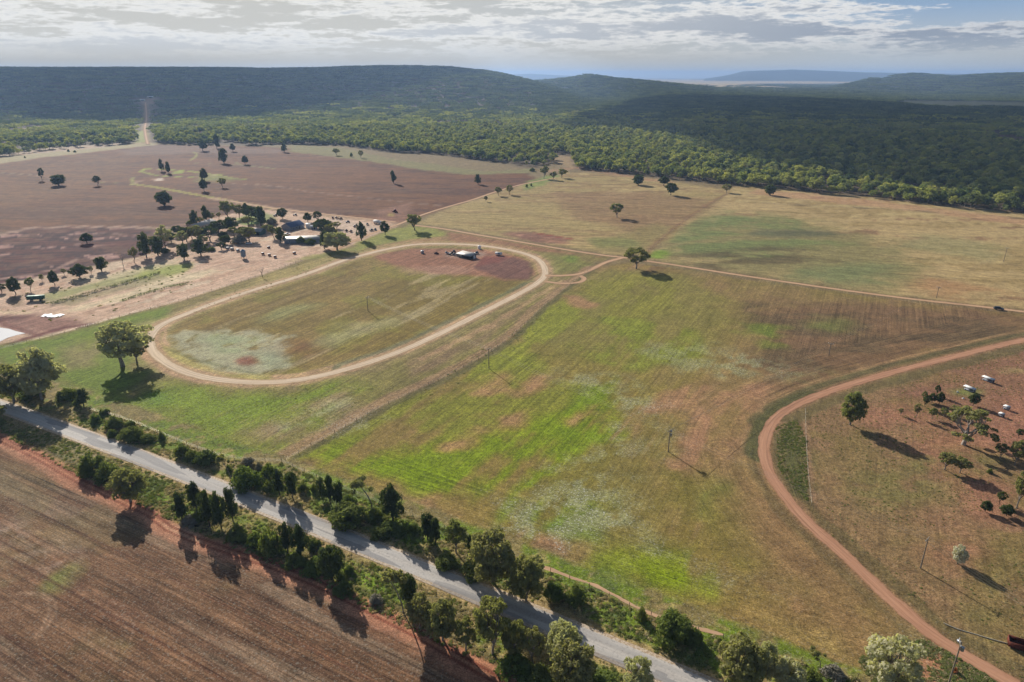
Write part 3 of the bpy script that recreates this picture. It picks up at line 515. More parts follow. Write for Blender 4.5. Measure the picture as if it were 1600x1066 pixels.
# woods on the hills, open farmland on the plain beyond
pf = sst(GZ, 14, 2) * sst(RR.ravel(), 6000, 8000) * sst(fbm(GX * 0.6, GY * 0.18, 900, 4, 15), .30, .44)
colF[:, :3] = woodc * (1 - pf[:, None]) + plainc * pf[:, None]
back = (np.abs(TH.ravel()) >= 0.9) & ~far; colF[back, :3] = lin((130, 112, 78)); detF[:] = (0.1, 0, 0.5); rowF[:, 0] = GX; rowF[:, 1] = GY
colF[near, :3] = lin(np.clip(col, 0, 255)); detF[near] = det; rowF[near, 0] = rows[:, 0]; rowF[near, 1] = rows[:, 1]
K_ALB = 0.98
colF[:, :3] *= K_ALB
me = bpy.data.meshes.new("ground")
me.vertices.add(N); me.vertices.foreach_set('co', np.stack([GX, GY, GZ], 1).astype(np.float32).ravel())
ii = (np.arange(nr - 1)[:, None] * nth + np.arange(nth)[None]).ravel(); jj = (np.arange(nr - 1)[:, None] * nth + (np.arange(nth)[None] + 1) % nth).ravel()
F = np.stack([ii, ii + nth, jj + nth, jj], 1).astype(np.int32)
me.loops.add(F.size); me.loops.foreach_set('vertex_index', F.ravel()); me.polygons.add(len(F)); me.polygons.foreach_set('loop_start', np.arange(0, F.size, 4, dtype=np.int32)); me.update(calc_edges=True)
me.polygons.foreach_set('use_smooth', np.ones(len(F), bool))
a_ = me.attributes.new('col', 'FLOAT_COLOR', 'POINT'); a_.data.foreach_set('color', colF.ravel())
a_ = me.attributes.new('det', 'FLOAT_VECTOR', 'POINT'); a_.data.foreach_set('vector', detF.ravel())
a_ = me.attributes.new('rows', 'FLOAT_VECTOR', 'POINT'); a_.data.foreach_set('vector', rowF.ravel())
ground = bpy.data.objects.new("ground", me); C.objects.link(ground); tag(ground, kind='structure')
gm = bpy.data.materials.new("paddock soil and pasture"); gm.use_nodes = True; t = NT(gm.node_tree); bs = t.n['Principled BSDF']
ca = t.N('ShaderNodeAttribute', attribute_name='col').outputs['Color']; da = t.N('ShaderNodeSeparateXYZ', {0: t.N('ShaderNodeAttribute', attribute_name='det').outputs['Vector']}); ra = t.N('ShaderNodeAttribute', attribute_name='rows').outputs['Vector']
pos = t.N('ShaderNodeNewGeometry').outputs['Position']
s1_ = t.noise(t.vec(ra, (0.75, 0.03, 1)), 1.0, 5, 0.8); s2_ = t.noise(t.vec(ra, (0.2, 0.012, 1)), 1.0, 4, 0.7); m1_ = t.noise(pos, 0.7, 6, 0.85); m2_ = t.noise(pos, 0.16, 5, 0.65)
s3_ = t.noise(t.vec(ra, (1.9, 0.006, 1)), 1.0, 2, 0.6)
sv = t.math('ADD', t.math('MULTIPLY', t.math('SUBTRACT', s3_, 0.5), 0.42), t.math('ADD', t.math('MULTIPLY', s1_, 0.7), t.math('MULTIPLY', s2_, 0.3)))
k1 = t.math('ADD', 1.0, t.math('MULTIPLY', t.math('MULTIPLY', t.math('SUBTRACT', sv, 0.5), 5.5), da.outputs[0]))
k2 = t.math('ADD', 1.0, t.math('MULTIPLY', t.math('SUBTRACT', m1_, 0.5), t.math('ADD', 1.8, t.math('MULTIPLY', da.outputs[2], 2.2))))
k3 = t.math('ADD', 1.0, t.math('MULTIPLY', t.math('SUBTRACT', m2_, 0.5), 1.3))
k4 = t.math('ADD', 1.0, t.math('MULTIPLY', t.math('SUBTRACT', t.noise(pos, 2.6, 2, 0.6), 0.5), 2.2)); kk = t.math('MAXIMUM', t.math('MULTIPLY', t.math('MULTIPLY', t.math('MULTIPLY', k1, k2), k3), k4), 0.12)
c1 = t.N('ShaderNodeVectorMath', {0: ca, 1: t.N('ShaderNodeCombineXYZ', {0: kk, 1: kk, 2: kk})}, operation='MULTIPLY').outputs[0]
tuft = t.math('MULTIPLY', t.step(t.noise(pos, 0.55, 4, 0.7), 0.56, 0.66), t.math('MULTIPLY', da.outputs[2], 0.3)); c2 = t.mix(tuft, c1, t.mix(0.5, c1, (0.07, 0.08, 0.02), 'MIX'))
sp_ = t.math('MULTIPLY', t.step(t.noise(pos, 1.5, 2, 0.6), 0.57, 0.64), t.math('MULTIPLY', da.outputs[1], 0.8)); c3 = t.mix(sp_, c2, (0.50, 0.50, 0.42))
t.put(bs, 'Base Color', c3); bs.inputs['Roughness'].default_value = 0.95; bs.inputs['Specular IOR Level'].default_value = 0.1
bn = t.N('ShaderNodeBump', {'Height': t.math('ADD', t.math('MULTIPLY', m1_, 0.6), t.math('MULTIPLY', s1_, t.math('MULTIPLY', da.outputs[0], 0.5))), 'Strength': 0.55, 'Distance': 0.45}); t.put(bs, 'Normal', bn)
me.materials.append(gm)

# ---------------------------------------------------------------- roads and tracks: sheets lying on the ground
def resample(line, step):
    P_ = np.array(line, float)
    for _ in range(2):   # corner cutting, keeps the ends
        Q = [P_[0]]
        for i in range(len(P_) - 1): Q += [P_[i] * .75 + P_[i + 1] * .25, P_[i] * .25 + P_[i + 1] * .75]
        P_ = np.array(Q + [P_[-1]])
    d = np.r_[0, np.cumsum(np.hypot(*np.diff(P_, axis=0).T))]; n = max(2, int(d[-1] / step)); u = np.linspace(0, d[-1], n)
    return np.stack([np.interp(u, d, P_[:, 0]), np.interp(u, d, P_[:, 1])], 1), u
def ribbon(name, line, wd, m, z, step=2.0, jit=0.25, nw=4, crown=0.0, closed=False):
    if closed: line = line + [line[0]]
    P_, u = resample(line, step); T = np.gradient(P_, axis=0); T /= np.linalg.norm(T, axis=1)[:, None]; Nn = np.stack([-T[:, 1], T[:, 0]], 1)
    V = []; A = []
    for k in range(nw + 1):
        s_ = k / nw * 2 - 1; j = jit * (fbm(u, u * 0 + s_ * 40, 3.0, 3, 8) - .5) * 2 if abs(s_) == 1 else 0
        q = P_ + Nn * (s_ * wd / 2 + j)[:, None] if np.ndim(j) else P_ + Nn * (s_ * wd / 2)
        V.append(np.c_[q, terrain(q[:, 0], q[:, 1]) + z + crown * (1 - s_ * s_)]); A.append(np.c_[np.full(len(u), s_ * wd / 2), u, u * 0])
    V = np.stack(V, 1).reshape(-1, 3); A = np.stack(A, 1).reshape(-1, 3); n = len(u); k = nw + 1
    f = [(i * k + j, i * k + j + 1, (i + 1) * k + j + 1, (i + 1) * k + j) for i in range(n - 1) for j in range(nw)]
    mb = MB(); mb.add(V, f); o = mb.build(name, m); a = o.data.attributes.new('uvr', 'FLOAT_VECTOR', 'POINT'); a.data.foreach_set('vector', A.astype(np.float32).ravel())
    return tag(o, kind='structure')
def dirt(name, base, worn, edge, hw):
    m = bpy.data.materials.new(name); m.use_nodes = True; t = NT(m.node_tree); b = t.n['Principled BSDF']
    uv = t.N('ShaderNodeAttribute', attribute_name='uvr').outputs['Vector']; sx = t.N('ShaderNodeSeparateXYZ', {0: uv}).outputs[0]; pos = t.N('ShaderNodeNewGeometry').outputs['Position']
    ab = t.math('ABSOLUTE', sx); n1 = t.noise(t.vec(uv, (1.2, 0.05, 1)), 1.0, 4, .7); n2 = t.noise(pos, 0.8, 4, .7)
    wheel = t.math('SUBTRACT', 1.0, t.step(t.math('ABSOLUTE', t.math('SUBTRACT', ab, 0.85)), 0.15, 0.5)); rut = t.math('MULTIPLY', wheel, t.step(t.noise(t.vec(uv, (.8, .03, 1)), 1.0, 4, .7), .42, .56))
    c = t.mix(t.step(n1, .35, .65), base, worn); c = t.mix(t.math('MULTIPLY', wheel, 0.3), c, worn); c = t.mix(t.math('MULTIPLY', rut, .55), c, tuple(q * .62 for q in base))
    ed = t.step(t.math('ADD', ab, t.math('MULTIPLY', n2, 1.2)), hw - .5, hw + 0.45); c = t.mix(t.math('MULTIPLY', ed, 0.9), c, edge); c = t.mix(t.math('MULTIPLY', t.step(n2, .5, .7), .25), c, edge)
    t.put(b, 'Base Color', c); b.inputs['Roughness'].default_value = .95; b.inputs['Specular IOR Level'].default_value = .1
    return m
M_PALE = dirt("pale gravel", lt(198, 174, 146), lt(220, 198, 170), lt(164, 136, 100), 2.6)
M_RED = dirt("red dirt", lt(172, 126, 98), lt(190, 144, 114), lt(150, 112, 84), 2.3)
M_FARM = dirt("farm track dirt", lt(184, 146, 112), lt(206, 168, 134), lt(150, 116, 84), 2.0)
ribbon('oval_track', OVAL, 5.4, M_PALE, 0.03, 1.5, .6, closed=True)
ribbon('dirt_track', RED, 4.0, M_RED, 0.035, 1.0, .7); ribbon('dirt_track', EAST, 3.6, M_FARM, 0.035, 3, .4); ribbon('dirt_track', LINK, 4.2, M_FARM, 0.05, 2, .4)
ribbon('dirt_track', LOOP, 3.4, M_FARM, 0.045, 2, .3); ribbon('dirt_track', NORTHT[3:], 3.4, M_FARM, 0.04, 3, .5); ribbon('dirt_track', DIAG, 3.6, M_FARM, 0.055, 3, .5); ribbon('dirt_track', NTRK[:8], 1.0, M_FARM, 0.035, 1.2, .7, 2)
ribbon('dirt_track', CLEAR, 7, M_FARM, 0.6, 12, 2.0); ribbon('dirt_track', WEST, 5, M_FARM, 0.06, 8, 1.0)
am = bpy.data.materials.new("worn asphalt"); am.use_nodes = True; t = NT(am.node_tree); b = t.n['Principled BSDF']
uv = t.N('ShaderNodeAttribute', attribute_name='uvr').outputs['Vector']; su = t.N('ShaderNodeSeparateXYZ', {0: uv}); sx = su.outputs[0]; pos = t.N('ShaderNodeNewGeometry').outputs['Position']
n1 = t.noise(t.vec(uv, (1.4, 0.025, 1)), 1.0, 4, .65); n2 = t.noise(pos, 1.6, 5, .8); n3 = t.noise(t.vec(uv, (0.25, 0.02, 1)), 1.0, 3, .5)
c = t.mix(t.step(n1, .3, .7), lt(174, 167, 158), lt(196, 188, 178)); c = t.mix(t.step(n3, .45, .62), c, lt(158, 152, 146)); c = t.mix(t.math('MULTIPLY', t.step(n2, .4, .7), .3), c, lt(122, 118, 114))
ab = t.math('ABSOLUTE', sx); sh = t.step(t.math('ADD', ab, t.math('MULTIPLY', n2, .5)), 2.75, 3.1); c = t.mix(t.math('MULTIPLY', t.step(n2, .55, .62), .35), c, lt(104, 100, 96)); c = t.mix(sh, c, t.mix(t.step(n2, .4, .6), lt(202, 184, 160), lt(160, 136, 108)))
wh = t.math('SUBTRACT', 1.0, t.step(t.math('ABSOLUTE', t.math('SUBTRACT', ab, 1.35)), 0.2, 0.7)); c = t.mix(t.math('MULTIPLY', wh, .3), c, lt(182, 178, 172))
# short patches of newer seal
vp = t.N('ShaderNodeTexVoronoi', {'Vector': t.vec(uv, (0.36, 0.045, 1)), 'Scale': 1.0}, distance='CHEBYCHEV').outputs['Color']; c = t.mix(t.math('MULTIPLY', t.step(vp, .70, .72), .6), c, lt(122, 120, 120))
t.put(b, 'Base Color', c); t.put(b, 'Roughness', t.math('ADD', .68, t.math('MULTIPLY', n1, .25))); b.inputs['Specular IOR Level'].default_value = .25
ribbon('road', ROAD, 7.3, am, 0.06, 3, .14, 8, crown=0.05)
# ---------------------------------------------------------------- foliage and bark materials
def leafmat(name, cols, var=0.25, trans=0.3):
    m = bpy.data.materials.new(name); m.use_nodes = True; t = NT(m.node_tree); t.n.clear()
    info = t.N('ShaderNodeObjectInfo'); rnd = info.outputs['Random']
    st = [(i / max(1, len(cols) - 1), c) for i, c in enumerate(cols)]
    c = t.ramp(rnd, st); pos = t.N('ShaderNodeTexCoord').outputs['Object']
    n = t.noise(pos, 0.55, 3, .7); k = t.math('ADD', 1 - var, t.math('MULTIPLY', n, var * 2))
    k = t.math('MULTIPLY', k, t.math('ADD', .8, t.math('MULTIPLY', t.noise(pos, 3.1, 2, .6), .4)))
    c = t.N('ShaderNodeVectorMath', {0: c, 1: t.N('ShaderNodeCombineXYZ', {0: k, 1: k, 2: k})}, operation='MULTIPLY').outputs[0]
    d = t.N('ShaderNodeBsdfDiffuse', {0: c}); tr = t.N('ShaderNodeBsdfTranslucent', {0: t.mix(1.0, c, (1.1, 1.15, .55), 'MULTIPLY')})
    mx = t.N('ShaderNodeMixShader', {0: trans, 1: d, 2: tr}); t.l.new(mx.outputs[0], t.N('ShaderNodeOutputMaterial').inputs[0]); return m
L_GUM = leafmat("gum leaves", [(.27, .27, .11), (.33, .31, .15), (.22, .24, .09)], trans=.45)  # leaf colour raised to put sunlit highlights on the crowns
L_PALE = leafmat("pale gum leaves", [(.54, .51, .35), (.46, .45, .28)], trans=.5)  # leaves lightened well past olive, painting in the backlit glow of the tops
L_PINE = leafmat("cypress pine foliage", [(.085, .115, .045), (.11, .135, .05), (.075, .10, .045)], trans=.35)
L_BUSH = leafmat("shrub leaves", [(.17, .22, .06), (.21, .235, .075), (.14, .18, .06)], trans=.45)
L_ROUND = leafmat("dense round tree leaves", [(.10, .13, .05), (.12, .145, .055)], trans=.35)
L_GREY = leafmat("grey shrub leaves", [(.26, .23, .17), (.28, .26, .21)], trans=.15)
L_SILV = leafmat("silver leaves", [(.60, .57, .42), (.60, .57, .42)], trans=.2)
L_FAR = leafmat('far woodland leaves', [(.12, .155, .08), (.21, .24, .11), (.08, .11, .065), (.24, .26, .12), (.10, .13, .075)], trans=.3)  # greens darkened and cooled: cloud shade on the hills baked into the leaves
L_WOOD = leafmat("woodland leaves", [(.24, .28, .11), (.42, .41, .14), (.13, .17, .08), (.48, .46, .17), (.20, .24, .12), (.36, .34, .16), (.10, .14, .07), (.32, .33, .13)], trans=.5)  # yellow-greens brightened for the sun on the front crowns
BARK = mat("grey bark", (.34, .29, .24), noise=.5, scale=2.0); BARKD = mat("dark bark", (.085, .065, .05), noise=.4, scale=2.0); BARKW = mat("pale gum bark", (.42, .36, .30), noise=.4, scale=1.5)

def sprays(rs, cs, rad, n, size, flat=.75, outw=.55, lower=-.6):
    """leaf sprays: small bent quads spread over lumpy shells. cs (k,3) centres, rad (k,)"""
    out = []
    for c, r in zip(cs, rad):
        m = max(12, int(n * (r / np.mean(rad)) ** 2)); d = rs.normal(size=(m * 2, 3)); d /= np.linalg.norm(d, axis=1)[:, None]
        d = d[d[:, 2] > lower][:m]; m = len(d); rr_ = r * (0.62 + 0.42 * rs.rand(m)) * (1 + .22 * np.sin(d[:, 0] * 5 + c[0]) * np.sin(d[:, 1] * 5 + c[1] * 2))
        p = c + d * rr_[:, None] * np.array([1, 1, flat]); nn = d * (outw + .35) + rs.normal(size=(m, 3)) * .36; nn /= np.linalg.norm(nn, axis=1)[:, None]
        a = np.cross(nn, rs.normal(size=(m, 3))); a /= np.linalg.norm(a, axis=1)[:, None]; b = np.cross(nn, a)
        sz = size * (.55 + .9 * rs.rand(m)); a *= sz[:, None] * .5; b *= (sz * (.5 + .5 * rs.rand(m)))[:, None] * .5
        out.append(np.stack([p - a - b * .3, p + b, p + a - b * .2, p - b * .9], 1))
    return np.concatenate(out)
def limb(mb, rs, p0, p1, r0, r1, sag=.12, k=5, n=4, m=0):
    p0 = np.array(p0, float); p1 = np.array(p1, float); L = np.linalg.norm(p1 - p0); q = [p0]
    for i in range(1, n): q.append(p0 + (p1 - p0) * i / n + rs.normal(size=3) * L * .05 + np.array([0, 0, -sag * L * math.sin(math.pi * i / n)]))
    q.append(p1); mb.tube(q, np.linspace(r0, r1, n + 1), k, m, cap=False); return q
# every prototype is 10 m tall and 10 m wide; scale x,y,z to the tree's real size
def proto(kind, seed):
    rs = np.random.RandomState(seed); tr = MB(); cr = MB()
    if kind in ('gum', 'gumdense', 'wood', 'palegum'):
        n = {'gum': 40, 'gumdense': 66, 'wood': 14, 'palegum': 44}[kind]; base = 1.9 if kind != 'wood' else 1.6
        cs = []; 
        while len(cs) < n:
            d = rs.normal(size=3); d /= np.linalg.norm(d); q = d * rs.uniform(.35, 1) ** .6; z = (6.2 if kind != 'gumdense' else 5.4) + q[2] * (3.1 if kind != 'gumdense' else 3.8); w = 3.95 * (1 - .25 * max(0, q[2]))
            c = np.array([q[0] * w, q[1] * w, z])
            if z < (3.0 if kind != 'gumdense' else 1.6) + rs.rand() * .8 or any(np.linalg.norm(c - o) < (.85 if n > 20 else 1.4) for o in cs): 
                if rs.rand() < .97: continue
            cs.append(c)
        cs = np.array(cs); cs[:, :2] += rs.normal(size=2) * .25; rad = rs.uniform(.6, 1.5, n) * {'gum': .78, 'gumdense': .86, 'wood': 1.6, 'palegum': .76}[kind]
        npt, sz = {'gum': (100, .46), 'gumdense': (105, .46), 'wood': (42, 1.1), 'palegum': (95, .42)}[kind]
        cr.quads(sprays(rs, cs, rad, npt, sz, flat=.72))
        fork = np.array([rs.normal() * .3, rs.normal() * .3, base]); tk = .26 if kind == 'wood' else .34
        tr.tube([(0, 0, -.3), (rs.normal() * .1, 0, base * .5), fork], [tk, tk * .8, tk * .7], 7, cap=False)
        hubs = []
        for i in range(5 if n > 20 else 3):
            a = i * 2 * math.pi / 5 + rs.rand(); h = fork + np.array([math.cos(a) * 1.5, math.sin(a) * 1.5, 2.0 + rs.rand()]); limb(tr, rs, fork, h, tk * .6, tk * .38, -.05); hubs.append(h)
        for c in cs[::1 if n > 20 else 2]:
            h = min(hubs, key=lambda q: np.linalg.norm(q - c)); limb(tr, rs, h, c, tk * .3, .04, .05, 4, 3)
    elif kind == 'umbrella':                      # tall bare leaning stem, crown at the top only
        top = np.array([-1.6, .4, 7.6]); q = [(1.6, -.3, -.3), (1.3, 0, 2.2), (.1, .2, 5), tuple(top)]; tr.tube(q, [.22, .19, .16, .10], 6, cap=False)
        n = 13; cs = np.c_[top[0] + rs.normal(size=n) * 1.9, top[1] + rs.normal(size=n) * 1.6, 8.3 + rs.rand(n) * 1.1]; cs[:, 2] -= .10 * ((cs[:, 0] - top[0]) ** 2 + (cs[:, 1] - top[1]) ** 2)
        cs[:, 2] = np.maximum(cs[:, 2], 5.6); rad = rs.uniform(.8, 1.35, n); cr.quads(sprays(rs, cs, rad, 110, .6, flat=.6))
        for c in cs: limb(tr, rs, top, c, .09, .03, -.05, 4, 3)
    elif kind == 'spread':                        # big old tree, limbs reaching sideways, see-through crown
        n = 46; cs = []
        while len(cs) < n:
            a = rs.rand() * 2 * math.pi; rad_ = math.sqrt(rs.rand()); cs.append([math.cos(a) * rad_ * 4.4 + .6, math.sin(a) * rad_ * 4.2, 9.2 - 4.2 * rad_ ** 2 - rs.rand() * 2.2])
        cs = np.array(cs); rad = rs.uniform(.45, .85, n); cr.quads(sprays(rs, cs, rad, 90, .42, flat=.5)); fork = np.array([.3, 0, 1.9])
        tr.tube([(0, 0, -.3), (.1, 0, .9), fork], [.42, .34, .3], 7, cap=False); hubs = []
        for i in range(7):
            a = i * 2 * math.pi / 7 + rs.rand() * .5; h = fork + np.array([math.cos(a) * 1.9, math.sin(a) * 1.9, 2.2 + rs.rand()]); limb(tr, rs, fork, h, .22, .12, .0); hubs.append(h)
        for c in cs: h = min(hubs, key=lambda q: np.linalg.norm(q - c)); limb(tr, rs, h, c, .1, .03, -.05, 4, 3)
    elif kind == 'pine':                          # upright cypress pine: dense dark column of ascending lobes
        tr.tube([(0, 0, -.3), (rs.normal() * .1, 0, 4), (0, 0, 8.6)], [.42, .3, .07], 7, cap=False); cs = []; rad = []
        lean = rs.normal(size=2) * .3
        for i in range(20):
            z = 1.9 + 6.9 * (i + rs.rand()) / 20; f = (z - 1.2) / 8.8; w = 3.7 * (math.sin(math.pi * min(1, f * .80 + .16)) ** .6) * rs.uniform(.25, 1.2); a = i * 2.4 + rs.rand()
            cs.append([math.cos(a) * w + lean[0] * f, math.sin(a) * w + lean[1] * f, z]); rad.append(rs.uniform(.85, 1.7) * (1.1 - .25 * f))
        cs = np.array(cs); cr.quads(sprays(rs, cs, np.array(rad) * np.array(1.), 130, .62, flat=1.05, outw=.4)); cr.quads(sprays(rs, cs * np.array([.3, .3, 1.02]), np.array(rad), 40, .7, flat=1.1))
        for c in cs[::2]: limb(tr, rs, (0, 0, max(1.2, c[2] - 1.2)), c, .09, .03, 0, 4, 3)
    elif kind == 'bush':
        n = 24; cs = []
        for i in range(n):
            a = rs.rand() * 2 * math.pi; q = math.sqrt(rs.rand()); cs.append([math.cos(a) * q * 3.9, math.sin(a) * q * 3.9, 1.0 + (1 - q * q) * 6.4 * rs.uniform(.6, 1)])
        cs = np.array(cs); rad = rs.uniform(1.0, 1.75, n); cr.quads(sprays(rs, cs, rad, 130, .62, flat=1.0, lower=-.9)); cr.quads(sprays(rs, np.array([[0, 0, 2.4], [1.8, 0, 1.8], [-1.8, 0, 1.8]]), np.array([3., 2.4, 2.4]), 160, .8, flat=.8))
        for i in range(7): a = i * .9; limb(tr, rs, (math.cos(a) * .3, math.sin(a) * .3, -.2), (math.cos(a) * 2.6, math.sin(a) * 2.6, 4.6), .16, .05, 0, 4, 3)
    elif kind == 'round':
        tr.tube([(0, 0, -.3), (.1, 0, 1.4), (0, .1, 3.2)], [.55, .42, .34], 7, cap=False); n = 30; cs = []
        for i in range(n):
            z = 1 - 2 * (i + .5) / n; a = i * 2.39996; w = math.sqrt(1 - z * z); cs.append([math.cos(a) * w * 3.5, math.sin(a) * w * 3.5, 5.0 + z * 3.6])
        cs = np.array(cs) + rs.normal(size=(n, 3)) * .35; rad = rs.uniform(1.1, 1.6, n); cr.quads(sprays(rs, cs, rad, 120, .62, flat=.9)); cr.quads(sprays(rs, np.array([[0, 0, 4.9]]), np.array([3.5]), 400, .8, flat=.85))
        for c in cs[::3]: limb(tr, rs, (0, .1, 2.8), c, .16, .05, 0, 4, 3)
    elif kind == 'dead':
        f = np.array([0, 0, 3.2]); tr.tube([(0, 0, -.3), (.2, 0, 1.6), tuple(f)], [.32, .26, .2], 6, cap=False)
        for i in range(9):
            a = i * 2.4; h = f + np.array([math.cos(a) * 2.4, math.sin(a) * 2.4, 2.6 + rs.rand() * 3]); q = limb(tr, rs, f, h, .15, .06, -.1, 4, 4)
            for j in range(4): limb(tr, rs, q[2 + j % 3], q[2 + j % 3] + rs.normal(size=3) * 1.2 + np.array([0, 0, .8]), .06, .02, 0, 3, 2)
    return cr, tr
PROTO = {}
def getp(kind, leaf, bark, seeds):
    L = []
    for s in seeds:
        c_, t_ = proto(kind, s); L.append((c_.mesh(kind + ' crown', [leaf]) if c_.n else None, t_.mesh(kind + ' trunk', [bark])))
    return L
PROTO['g'] = getp('gum', L_GUM, BARK, (1, 2, 3, 4)); PROTO['G'] = getp('gumdense', L_GUM, BARK, (11, 12, 15, 16)); PROTO['P'] = getp('palegum', L_PALE, BARK, (21, 22)); PROTO['Q'] = getp('gumdense', L_PALE, BARK, (13, 14))
PROTO['t'] = getp('umbrella', L_GUM, BARK, (31, 32)); PROTO['s'] = getp('spread', L_GUM, BARKW, (41,)); PROTO['p'] = getp('pine', L_PINE, BARKD, (51, 52, 53, 54, 55))
PROTO['b'] = getp('bush', L_BUSH, BARKD, (61, 62, 63)); PROTO['r'] = getp('round', L_ROUND, BARKD, (71, 72)); PROTO['m'] = getp('gumdense', L_ROUND, BARKD, (17, 18, 19)) + getp('gum', L_ROUND, BARKD, (5, 6)); PROTO['d'] = getp('dead', L_GUM, BARK, (81, 82))
PROTO['k'] = [(PROTO['b'][i][0].copy(), PROTO['b'][i][1]) for i in (0, 1)]; PROTO['v'] = [(PROTO['r'][0][0].copy(), BARKW and PROTO['r'][0][1])]
for a_, _ in PROTO['k']: a_.materials[0] = L_GREY
for a_, _ in PROTO['v']: a_.materials[0] = L_SILV
NAMES = {'g': ('gum_tree', 'tree'), 'G': ('gum_tree', 'tree'), 'P': ('gum_tree', 'tree'), 'Q': ('gum_tree', 'tree'), 't': ('gum_tree', 'tree'), 's': ('gum_tree', 'tree'), 'p': ('cypress_pine', 'tree'), 'b': ('shrub', 'shrub'), 'k': ('shrub', 'shrub'), 'r': ('shade_tree', 'tree'), 'v': ('shade_tree', 'tree'), 'm': ('shade_tree', 'tree'), 'd': ('dead_tree', 'tree')}
GRP = {'V': 'trees and shrubs along the road verge', 'F': 'trees around the farmstead', 'D': 'trees dotted over the far ploughed paddock', 'E': 'trees dotted over the eastern paddocks', 'R': 'trees in the red paddock', 'W': 'trees lining the woodland edge'}
rsT = random.Random(5)
def plant(kind, px, py, wpx, hpx, label, grp, dx=0):
    x, y = G(px, py); h = max(.8, up(px, py, py - hpx)); wd_ = wid(px, py, wpx)
    ps = PROTO[kind]; cme, tme = ps[rsT.randrange(len(ps))]; name, cat = NAMES[kind]; rz = rsT.uniform(0, 6.28) if kind not in 'ts' else rsT.uniform(-.3, .3)
    e = empty(name, (x, y, 0), rz, label, cat, GRP[grp]); k = 1.12 if kind in 'gGPQwpm' else 1.02
    if kind == 't': k = 1.3
    k *= 1.1 if grp == 'V' else (1.4 if 225 < px < 440 or 495 < px < 530 else 1.15) if grp == 'F' else 1.0
    e.scale = (wd_ / 10 * k, wd_ / 10 * k, h / 10 * 1.02)
    if cme: c_ = bpy.data.objects.new('foliage' if cat == 'shrub' else 'crown', cme); C.objects.link(c_); c_.parent = e
    t_ = bpy.data.objects.new('stem' if cat == 'shrub' else 'trunk', tme); C.objects.link(t_); t_.parent = e
    return e
